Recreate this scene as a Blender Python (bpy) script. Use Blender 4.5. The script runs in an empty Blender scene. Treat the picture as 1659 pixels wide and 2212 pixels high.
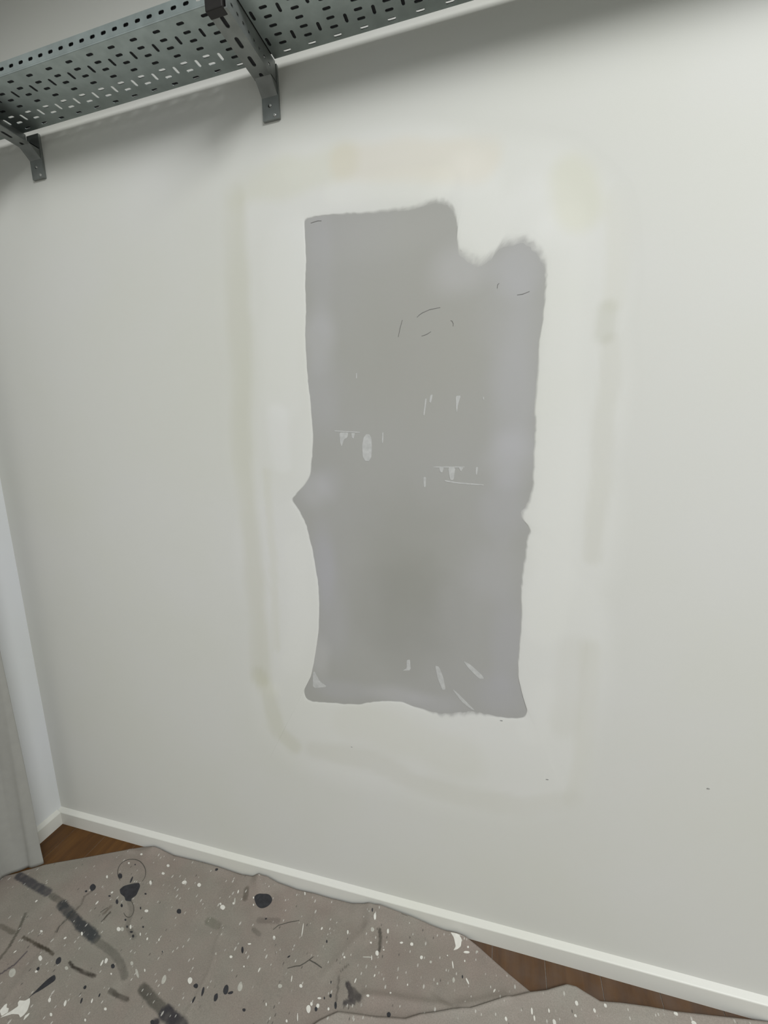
import bpy, bmesh, math, random
import numpy as np
from mathutils import Vector, Matrix
from mathutils.geometry import delaunay_2d_cdt
random.seed(7)
RNG = np.random.RandomState(11)
SC = bpy.context.scene
COL = SC.collection

CAMROWS = [[0.963053,0.267812,-0.02839],[0.019934,-0.176013,-0.984186],[-0.268574,0.947257,-0.174848]]
# ------------------------------------------------------------------ camera
cam_data = bpy.data.cameras.new('camera')
cam_data.sensor_fit = 'HORIZONTAL'
cam_data.sensor_width = 36.0
cam_data.lens = 924.85 / 1659.0 * 36.0
cam_data.clip_start = 0.01
cam = bpy.data.objects.new('camera', cam_data)
COL.objects.link(cam)
r0, r1, r2 = [Vector(r) for r in CAMROWS]
mw = Matrix((r0, -r1, -r2)).transposed().to_4x4()
mw.translation = Vector((0.0, 0.0, 1.387))
cam.matrix_world = mw
SC.camera = cam

# ------------------------------------------------------------------ light
CEIL = 2.68
world = bpy.data.worlds.new('room_daylight')
world.use_nodes = True
bg = world.node_tree.nodes['Background']
bg.inputs['Color'].default_value = (0.93, 1.0, 0.99, 1)
bg.inputs['Strength'].default_value = 0.33
SC.world = world


def area(name, loc, target, size, size_y, power, color):
    d = bpy.data.lights.new(name, 'AREA')
    d.shape = 'RECTANGLE'
    d.size, d.size_y = size, size_y
    d.energy = power
    d.color = color
    o = bpy.data.objects.new(name, d)
    COL.objects.link(o)
    o.location = loc
    o.rotation_euler = (Vector(target) - Vector(loc)).to_track_quat('-Z', 'Y').to_euler()
    return o


sun_d = bpy.data.lights.new('soft_top_sun', 'SUN')      # soft overhead light entering by the added ceiling opening
sun_d.energy = 0.44
sun_d.angle = math.radians(30)
sun_d.color = (1.0, 0.99, 0.955)
sun = bpy.data.objects.new('soft_top_sun', sun_d)
COL.objects.link(sun)
SUN_EL, SUN_AZ = math.radians(37), math.radians(16)
sun_dir = Vector((math.sin(SUN_AZ) * math.cos(SUN_EL), -math.cos(SUN_AZ) * math.cos(SUN_EL), math.sin(SUN_EL)))
sun.rotation_euler = sun_dir.to_track_quat('Z', 'Y').to_euler()
sun.location = (1.0, -1.5, 2.6)
area('added_fill_light', (2.3, -1.6, 3.9), (0.5, 1.0, 1.0), 1.9, 1.2, 148, (0.97, 0.99, 1.0))  # added area lamp above the opening, brightens the right of the wall

SC.view_settings.view_transform = 'Standard'
SC.view_settings.look = 'None'
SC.view_settings.gamma = 1
SC.view_settings.use_curve_mapping = False
SC.view_settings.exposure = -0.04
SC.render.film_transparent = False

# ------------------------------------------------------------------ surveyed outlines, metres in the room
OUTLINE = [(-0.4541,1.8775,0.00216),(-0.446,1.8816,0.00216),(-0.4283,1.8832,0.00216),(-0.3864,1.8811,0.00216),(-0.3445,1.8772,0.00324),(-0.311,1.8722,0.00324),(-0.278,1.8709,0.00432),(-0.2456,1.8686,0.0054),(-0.2138,1.8683,0.00648),(-0.1905,1.87,0.00648),(-0.1715,1.8715,0.00756),(-0.1557,1.8734,0.00864),(-0.1429,1.8732,0.00972),(-0.1293,1.8658,0.00972),(-0.1187,1.8562,0.00972),(-0.11,1.8444,0.00864),(-0.1071,1.8308,0.00864),(-0.1052,1.8102,0.00864),(-0.1071,1.7927,0.00972),(-0.1032,1.7769,0.0108),(-0.0993,1.7638,0.01188),(-0.0915,1.7547,0.01404),(-0.0703,1.7484,0.01728),(-0.0474,1.7463,0.01836),(-0.0306,1.7513,0.01728),(-0.0252,1.7638,0.0162),(-0.0124,1.7717,0.01728),(0.0019,1.7698,0.01512),(0.0195,1.7726,0.01296),(0.0331,1.7702,0.01188),(0.0458,1.7621,0.01188),(0.0578,1.7467,0.01188),(0.0689,1.7324,0.0108),(0.0735,1.7149,0.00864),(0.0743,1.6812,0.00648),(0.0719,1.6469,0.00432),(0.0704,1.6129,0.00324),(0.0651,1.5815,0.00324),(0.0644,1.546,0.00324),(0.0637,1.5099,0.00432),(0.0631,1.4729,0.00432),(0.0606,1.4325,0.00324),(0.0629,1.4173,0.00324),(0.0627,1.3794,0.00324),(0.0611,1.3404,0.00324),(0.0638,1.3293,0.00324),(0.0611,1.2906,0.00324),(0.0628,1.268,0.00324),(0.0568,1.2409,0.00432),(0.0524,1.223,0.0054),(0.0399,1.2068,0.00648),(0.0423,1.192,0.0054),(0.0546,1.1795,0.00432),(0.0626,1.1626,0.00324),(0.0535,1.1504,0.00324),(0.0511,1.111,0.00432),(0.0439,1.0574,0.00432),(0.0453,1.0032,0.00432),(0.0458,0.9467,0.00432),(0.0441,0.8901,0.00432),(0.0417,0.8443,0.00432),(0.0427,0.8031,0.00432),(0.0505,0.7685,0.00324),(0.0584,0.7399,0.00324),(0.0659,0.7167,0.00216),(0.0626,0.7011,0.00216),(0.0536,0.6927,0.00216),(0.0274,0.6883,0.00216),(-0.0047,0.6856,0.00324),(-0.0375,0.6879,0.00648),(-0.0708,0.689,0.00864),(-0.1046,0.677,0.00972),(-0.1331,0.671,0.00972),(-0.1741,0.6723,0.00432),(-0.1974,0.678,0.00324),(-0.2215,0.6836,0.00216),(-0.2514,0.6912,0.00216),(-0.2884,0.6869,0.00216),(-0.3261,0.6797,0.00216),(-0.3712,0.6637,0.00216),(-0.4175,0.6586,0.00216),(-0.4646,0.6562,0.00216),(-0.5122,0.6512,0.00216),(-0.5289,0.6602,0.00216),(-0.5348,0.6767,0.00216),(-0.5305,0.6917,0.00216),(-0.5147,0.7139,0.00216),(-0.5022,0.7565,0.00216),(-0.489,0.8122,0.00216),(-0.4767,0.8788,0.00162),(-0.4722,0.943,0.00162),(-0.4712,0.994,0.00162),(-0.4753,1.0369,0.00162),(-0.4812,1.0918,0.00162),(-0.4911,1.1452,0.00216),(-0.5014,1.1751,0.00216),(-0.5155,1.2045,0.0027),(-0.5332,1.2293,0.0027),(-0.5122,1.2514,0.00324),(-0.4922,1.2689,0.00324),(-0.4747,1.298,0.00216),(-0.47,1.3319,0.00216),(-0.4623,1.394,0.00162),(-0.4637,1.4418,0.00162),(-0.465,1.4806,0.00162),(-0.4689,1.5317,0.00162),(-0.4687,1.586,0.00162),(-0.4689,1.6269,0.00162),(-0.462,1.6869,0.00162),(-0.4612,1.742,0.00162),(-0.4549,1.7954,0.00162),(-0.4547,1.8407,0.00162)]
CEN = (-0.1943,1.3219)
RIM = [(-0.6733,1.988),(-0.5549,2.0537),(-0.373,2.0509),(-0.0944,2.0132),(0.1321,1.9413),(0.2254,1.8392),(0.2458,1.5903),(0.2425,1.3172),(0.2433,1.0111),(0.2443,0.6662),(0.2149,0.4565),(0.0311,0.3696),(-0.2805,0.3658),(-0.5791,0.3912),(-0.7189,0.4895),(-0.7142,0.8638),(-0.71,1.2015),(-0.7068,1.5656),(-0.7006,1.8392)]
BANDS = [([(-0.6377,1.9624),(-0.6459,1.8217),(-0.6479,1.6729),(-0.6564,1.4935),(-0.6757,1.3271),(-0.662,1.0992),(-0.6705,0.896),(-0.6677,0.7105)],0.0367,(0.9,0.89,0.83),0.8),([(-0.6357,1.9818),(-0.562,1.9744),(-0.4559,1.9707),(-0.3549,1.9807)],0.0432,(0.95,0.94,0.86),0.7),([(-0.3496,1.9797),(-0.2402,1.9604),(-0.1319,1.9454),(-0.0571,1.9363)],0.041,(1.0,0.95,0.88),0.7),([(-0.6754,0.7095),(-0.6498,0.6539),(-0.6291,0.5367),(-0.5789,0.5)],0.0281,(0.9,0.89,0.82),0.7),([(-0.6017,1.3021),(-0.5999,1.0759),(-0.6076,0.8043)],0.013,(0.95,0.94,0.89),0.6),([(-0.5125,0.4973),(-0.3438,0.5004),(-0.2132,0.4548),(-0.0884,0.4396),(0.0637,0.4402),(0.1822,0.4817)],0.0324,(0.93,0.92,0.9),0.7),([(0.1822,0.4817),(0.1991,0.6079),(0.1998,0.7556),(0.1977,0.8956)],0.0238,(0.94,0.93,0.9),0.6),([(0.1636,0.8917),(0.1573,0.809),(0.1518,0.6991)],0.0367,(0.93,0.92,0.9),0.5),([(0.1189,1.8729),(0.1254,1.8233)],0.0486,(0.96,0.95,0.86),0.8),([(0.2065,1.8265),(0.2095,1.7127),(0.2017,1.6377)],0.0259,(0.95,0.94,0.9),0.6),([(0.1919,1.6215),(0.1893,1.578)],0.0238,(0.9,0.9,0.87),0.9),([(0.2022,1.5592),(0.2052,1.478),(0.1976,1.4135),(0.2001,1.2883),(0.1914,1.1977),(0.1911,1.1146)],0.0216,(0.93,0.92,0.9),0.8),([(-0.7368,1.8963),(-0.731,1.8326),(-0.7216,1.6797)],0.0432,(0.97,0.97,0.9),0.5),([(-0.3939,0.6069),(-0.2112,0.5827),(-0.0889,0.5509)],0.0648,(0.95,0.94,0.91),0.5),([(-0.5565,1.4429),(-0.5525,1.3258)],0.0281,(1.05,1.05,1.07),0.8),([(0.089,1.7791),(0.1137,1.6026),(0.105,1.3684),(0.1081,1.1641),(0.1014,0.9428)],0.0486,(1.04,1.04,1.04),0.9),([(-0.5003,1.843),(-0.5264,1.6617),(-0.54,1.4877)],0.0486,(1.03,1.03,1.04),0.8),([(-0.5286,1.1049),(-0.5285,0.9088),(-0.5669,0.7667)],0.0378,(1.03,1.03,1.03),0.8),([(-0.0844,1.8647),(-0.0368,1.7969),(0.0443,1.8108)],0.0756,(1.05,1.05,1.06),1.0),([(-0.3796,1.9255),(-0.2413,1.9165),(-0.1418,1.9043)],0.0281,(1.04,1.04,1.03),0.8),([(0.0794,0.6615),(0.1077,0.7658)],0.0378,(1.03,1.03,1.03),0.7),([(-0.6767,0.6945),(-0.6333,0.6712)],0.0259,(1.05,1.05,1.03),0.6)]
MOTTLES = [((-0.4211,1.7931),0.0324,0.1344,(1.06,1.06,1.1),0.7),((-0.4312,1.6216),0.041,0.0672,(1.13,1.13,1.18),1),((-0.4395,1.4826),0.0486,0.0896,(1.08,1.08,1.13),0.8),((-0.297,1.8151),0.1512,0.0448,(1.05,1.05,1.06),0.7),((-0.1031,1.7298),0.0594,0.0504,(1.15,1.15,1.2),1),((0.0199,1.7237),0.054,0.056,(1.1,1.1,1.15),0.8),((0.0027,1.6677),0.0756,0.1008,(1.04,1.04,1.07),0.8),((0.0167,1.4696),0.0486,0.168,(1.1,1.1,1.16),1),((0.01,1.3351),0.054,0.056,(1.11,1.11,1.15),0.9),((0.0025,1.2146),0.0486,0.0672,(1.08,1.08,1.13),0.8),((-0.4659,1.2541),0.0432,0.0448,(1.12,1.12,1.16),1),((-0.4263,1.2779),0.0324,0.0392,(1.08,1.08,1.12),0.7),((-0.4515,1.058),0.0302,0.1008,(1.06,1.06,1.13),0.9),((-0.4328,0.9175),0.0432,0.1232,(1.05,1.05,1.09),0.8),((-0.0261,1.0701),0.0648,0.0672,(1.07,1.07,1.1),0.8),((0.0142,0.8987),0.0389,0.112,(1.04,1.04,1.09),0.8),((0.0008,0.75),0.0594,0.056,(1.05,1.05,1.1),0.8),((-0.4805,0.7912),0.0302,0.056,(1.15,1.15,1.18),0.9),((-0.4167,0.7024),0.0864,0.028,(1.07,1.07,1.12),0.8),((-0.2718,0.7098),0.0756,0.0269,(1.14,1.14,1.18),0.9),((-0.1606,0.6998),0.0648,0.028,(1.1,1.1,1.14),0.8),((-0.2418,0.9347),0.1188,0.1456,(0.88,0.88,0.86),1),((-0.2262,1.1178),0.1404,0.1344,(0.93,0.93,0.91),0.8),((-0.3054,1.5804),0.0648,0.1344,(0.97,0.97,0.95),0.6),((-0.1641,1.6088),0.1296,0.2016,(0.99,0.98,0.96),0.6),((-0.3838,1.8462),0.054,0.0336,(0.99,0.99,1.0),0.5)]
SMEARS = [[(-0.3914,1.3983),(-0.3682,1.3976),(-0.371,1.3861),(-0.3806,1.3808),(-0.3871,1.3636),(-0.3903,1.3745)],[(-0.3604,1.3961),(-0.3512,1.3959),(-0.355,1.3823),(-0.3595,1.3858)],[(-0.3222,1.3925),(-0.3145,1.3914),(-0.3098,1.3832),(-0.3093,1.3598),(-0.3115,1.3362),(-0.3182,1.3277),(-0.3273,1.3278),(-0.3333,1.3387),(-0.3341,1.3646),(-0.3297,1.3838)],[(-0.3426,1.5354),(-0.3399,1.5352),(-0.3408,1.523),(-0.3426,1.5231)],[(-0.1655,1.4758),(-0.1601,1.4767),(-0.1644,1.4579),(-0.1685,1.4601)],[(-0.1775,1.4685),(-0.1742,1.4683),(-0.1796,1.4306),(-0.1825,1.4327)],[(-0.1081,1.4709),(-0.097,1.4711),(-0.1029,1.4531),(-0.1061,1.4336),(-0.1077,1.4474)],[(-0.0486,1.4659),(-0.0463,1.4658),(-0.0462,1.4589),(-0.0485,1.4602)],[(-0.2822,1.3951),(-0.2791,1.395),(-0.2808,1.3698),(-0.2834,1.3699)],[(-0.4038,1.4039),(-0.3383,1.398),(-0.3384,1.3959),(-0.404,1.4013)],[(-0.1599,1.313),(-0.0877,1.3123),(-0.0877,1.3103),(-0.1599,1.3109)],[(-0.1468,1.3108),(-0.1354,1.3107),(-0.1396,1.2982),(-0.1443,1.3014)],[(-0.126,1.3106),(-0.1091,1.3105),(-0.1132,1.2815),(-0.1209,1.2815)],[(-0.1014,1.3104),(-0.0902,1.3103),(-0.0963,1.3011)],[(-0.0626,1.3111),(-0.0576,1.3111),(-0.0599,1.2933),(-0.0629,1.2948)],[(-0.1841,1.2884),(-0.1776,1.2884),(-0.179,1.2645),(-0.1833,1.2645)],[(-0.1339,1.2815),(-0.1054,1.2763),(-0.0447,1.2712),(-0.0447,1.2687),(-0.1054,1.2732),(-0.1339,1.2784)],[(-0.2339,0.813),(-0.225,0.816),(-0.2238,0.786),(-0.2465,0.7818),(-0.2344,0.7897)],[(-0.1601,0.8067),(-0.1498,0.8049),(-0.1397,0.7784),(-0.133,0.745),(-0.1416,0.7419),(-0.1529,0.7703)],[(-0.0894,0.8289),(-0.0718,0.8208),(-0.0444,0.7972),(-0.0378,0.7872),(-0.0497,0.7856),(-0.0744,0.8084)],[(-0.116,0.7475),(-0.1047,0.7397),(-0.0822,0.7181),(-0.0598,0.6966),(-0.0682,0.6984),(-0.0934,0.7164)],[(-0.503,0.7431),(-0.498,0.7471),(-0.4842,0.7184),(-0.4615,0.7046),(-0.506,0.6948)]]
PENCIL = [[(-0.2275,1.6426),(-0.2301,1.6353),(-0.2332,1.6261),(-0.2378,1.6073)],[(-0.194,1.6451),(-0.189,1.6494),(-0.1818,1.6532),(-0.1657,1.6583),(-0.142,1.6603)],[(-0.1844,1.6047),(-0.1763,1.6062),(-0.1702,1.6084),(-0.163,1.6122)],[(-0.1195,1.6313),(-0.1164,1.6299),(-0.1137,1.6245),(-0.1141,1.619)],[(-0.018,1.6951),(-0.0209,1.6933),(-0.0218,1.6858)],[(0.0185,1.6684),(0.0298,1.6689),(0.0431,1.6727)],[(-0.4378,1.8714),(-0.4289,1.8724),(-0.42,1.8733),(-0.4112,1.872)]]
MARKS = [(0.1181,0.5358),(0.0055,0.6795),(0.4571,0.5846),(-0.3973,0.5295)]
SHEET_EDGE = [(-1.5631,0.781,0.004),(-1.5145,0.8041,0.004),(-1.4602,0.8465,0.004),(-1.3913,0.8803,0.004),(-1.3273,0.9114,0.004),(-1.2622,0.9431,0.004),(-1.1894,0.9787,0.004),(-1.1381,0.979,0.0195),(-1.0999,0.979,0.0168),(-1.0536,0.979,0.0073),(-0.9693,0.979,0.0125),(-0.8794,0.979,0.0127),(-0.793,0.979,0.0074),(-0.75,0.979,0.013),(-0.7236,0.979,0.0279),(-0.6986,0.979,0.0301),(-0.6589,0.979,0.0175),(-0.5953,0.979,0.0109),(-0.5326,0.979,0.0149),(-0.4718,0.979,0.0137),(-0.4123,0.979,0.0176),(-0.3683,0.979,0.0301),(-0.3253,0.979,0.0407),(-0.2698,0.979,0.0342),(-0.229,0.979,0.0299),(-0.1756,0.979,0.0189),(-0.1363,0.979,0.0148),(-0.104,0.979,0.0181),(-0.0785,0.979,0.0143),(-0.0402,0.9691,0.004),(0.0384,0.9281,0.004),(0.0895,0.9045,0.004)]
SHEET2_EDGE = [(-0.4412,0.6762),(-0.4003,0.7159),(-0.3621,0.7423),(-0.2843,0.7538),(-0.2013,0.7703),(-0.1677,0.7885),(-0.0866,0.8174),(-0.0521,0.8282),(0.0301,0.8701),(0.089,0.8993),(0.1271,0.9129),(0.1499,0.9245),(0.1787,0.9386),(0.2004,0.9394),(0.2176,0.9336),(0.2524,0.9233),(0.2983,0.9326),(0.3609,0.9417),(0.4215,0.9479),(0.5227,0.9648),(0.6231,0.9858)]
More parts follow.
